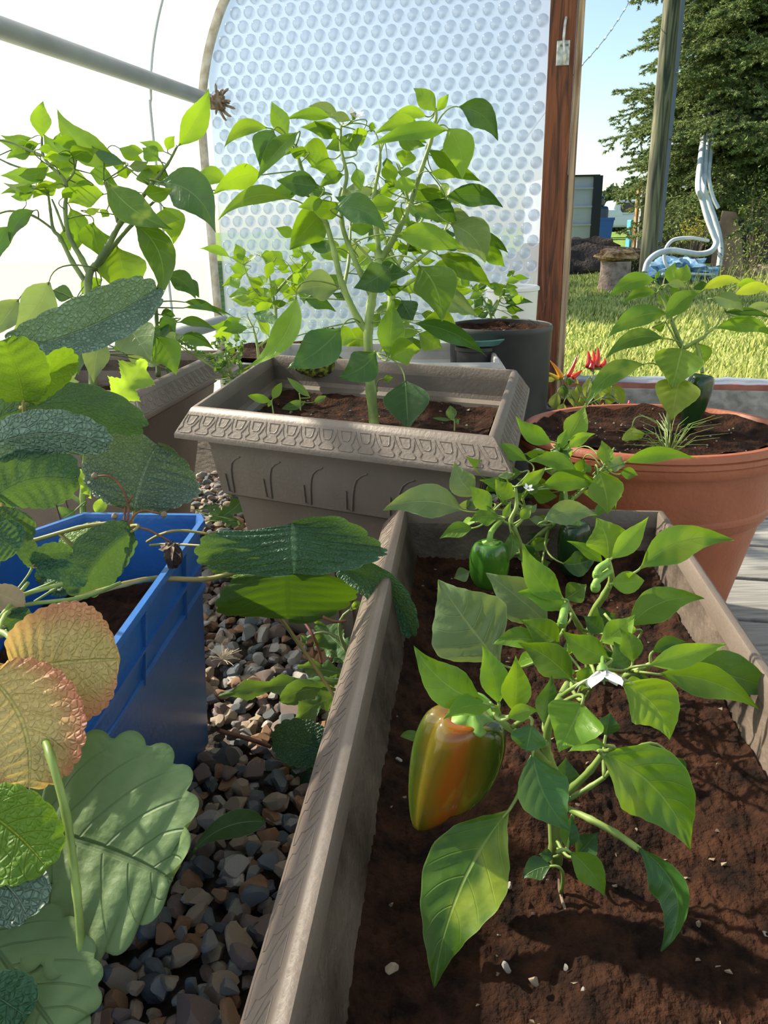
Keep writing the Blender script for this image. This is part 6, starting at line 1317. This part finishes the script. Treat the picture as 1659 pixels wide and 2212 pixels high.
# ornamental chilli
b9 = Vector((ck.x, ck.y, .17)); pX = Plant('chilli_plant', b9, 'small ornamental chilli plant with upright red, orange and yellow fruits', 'plant', t=2.0, mat=M_chleaf, stem_mat=M_stem, **D2)
pX.stem([(480, 1050), (500, 900), (530, 800), (545, 735)], .003, .0016); pX.stem([(480, 1030), (400, 900), (365, 810)], .0026, .0014); pX.stem([(490, 950), (440, 850), (420, 790)], .002, .0012); pX.stem([(500, 960), (620, 900), (660, 840)], .002, .0012); pX.stem([(400, 920), (350, 850), (330, 800)], .002, .0012)
M_red = noisy(mat('red_chilli_skin', (.55, .02, .01), .18, .6), (.42, .012, .008), (.70, .03, .012), 14, 2); M_orc = noisy(mat('orange_chilli_skin', (.8, .25, .02), .2, .6), (.75, .18, .015), (.85, .36, .03), 14, 2); M_yec = mat('yellow_chilli_skin', (.85, .55, .04), .2, .6)
def chilli(bx, by, tx, ty, w, m, d=0, lab=None):
    A = pX.p(bx, by, pX.t+d); T = pX.p(tx, ty, pX.t+d); k = pX.t/F/pX.sc*w/2; pts = smooth_path([A, (A+T)/2+Vector((k*.4, 0, 0)), T], 7); n = len(pts)
    b = MB(); b.tube(pts, [k*(.55 if i == 0 else 1.0*(1-(i/(n-1))**1.6)+.05) for i in range(n)], 12); o = b.build('chilli', m, pX.root, angle=180); o['label'] = lab
    b = MB(); q = min(pX.st, key=lambda s_: (s_-A).length); b.tube([q, A+(T-A)*.04], [.0010, k*.62], 8); b.build('calyx', M_calyx, o)
chilli(505, 728, 505, 615, 42, M_red, 0, 'red upright chilli'); chilli(540, 730, 537, 608, 36, M_red, .01, 'red upright chilli'); chilli(558, 725, 567, 588, 40, M_red, -.01, 'red upright chilli'); chilli(590, 730, 612, 668, 46, M_red, 0, 'red upright chilli'); chilli(525, 735, 520, 670, 40, M_red, -.02, 'red upright chilli')
chilli(375, 785, 438, 638, 30, M_red, 0, 'long red chilli'); chilli(400, 790, 468, 738, 34, M_red, -.01, 'dark red chilli'); chilli(340, 795, 263, 680, 36, M_orc, 0, 'orange chilli'); chilli(318, 800, 226, 748, 30, M_yec, 0, 'yellow chilli'); chilli(432, 830, 422, 790, 24, M_yec, 0, 'yellow chilli'); chilli(757, 978, 768, 932, 30, M_red, .0, 'small red chilli tip')
chilli(530, 990, 530, 955, 26, M_yec, -.02, 'yellow chilli'); chilli(575, 985, 605, 950, 26, M_yec, -.02, 'yellow chilli')
run(pX, [(300, 800, 210, 800, 30, 10), (310, 880, 262, 1040, 62, 0, 0, -.01), (350, 830, 350, 930, 50, 0, 0, 0, 0, M_leafM), (400, 860, 420, 985, 62, 0), (450, 830, 440, 920, 40, 0, 0, 0, 0, M_leafY), (510, 790, 505, 950, 55, 0, .05), (590, 830, 640, 930, 60, 0, -.1, 0, 0, M_leafY), (665, 835, 725, 990, 62, 0, -.1, -.01, 0, M_leafY), (610, 920, 690, 985, 55, 0, 0, 0, 0, M_leafY),
 (350, 950, 320, 1040, 50, 0, 0, -.02), (460, 900, 500, 980, 60, 10, 0, .01), (380, 840, 390, 790, 50, 0, 0, .02, 0, M_leafM), (560, 850, 580, 960, 60, 10, 0, .02), (420, 940, 460, 1010, 50, 0, 0, .0)])
# tall grass blades and weeds at the foot of the door post
def blades(name, label, x, y, t, n, h, spread, seed, m, cat='grass', zmin=-.02, w=.0035):
    g = P(x, y, t); g.z = zmin; rr = random.Random(seed); b = MB()
    for i in range(n):
        a = rr.uniform(0, 6.28); hh_ = h*rr.uniform(.4, 1); le_ = rr.uniform(.05, .5)*hh_; d = Vector((math.cos(a), math.sin(a), 0)); e = Vector((-d.y, d.x, 0))*w*rr.uniform(.5, 1.2); p0 = g+Vector((rr.gauss(0, spread), rr.gauss(0, spread*.6), 0)); vs = []
        for u in (0, .25, .5, .75, 1): c = p0+d*le_*u*u+Vector((0, 0, hh_*(u-.25*u**3))); vs += [c-e*(1-u*.95), c+e*(1-u*.95)]
        b.add(vs, [(2*i_, 2*i_+1, 2*i_+3, 2*i_+2) for i_ in range(4)])
    o = b.build(name, m, origin=g, angle=180); tag(o, label, cat, kind='stuff')
blades('grass_clump', 'tall grass clump just outside the door post', 1232, 790, 2.75, 46, .34, .06, 1, M_grass)
blades('grass_clump', 'grass clump growing outside the sill behind the chilli', 1290, 800, 2.95, 60, .26, .16, 2, M_grass)
blades('grass_clump', 'fern-like green weed outside the sill at the right edge', 1640, 790, 3.15, 60, .28, .10, 3, M_grass)
blades('grass_clump', 'tall pale stalks standing in the grass right of the door post', 1320, 740, 3.6, 10, .42, .05, 4, M_grass)
blades('grass_clump', 'uncut grass in front of the shed at the right', 1600, 600, 7.4, 160, .35, .45, 5, M_grass, w=.008)
blades('grass_clump', 'dry brown grass wisps hanging by the bubble wall edge', 1148, 680, 2.45, 24, .42, .012, 6, M_twig, zmin=.16, w=.002)
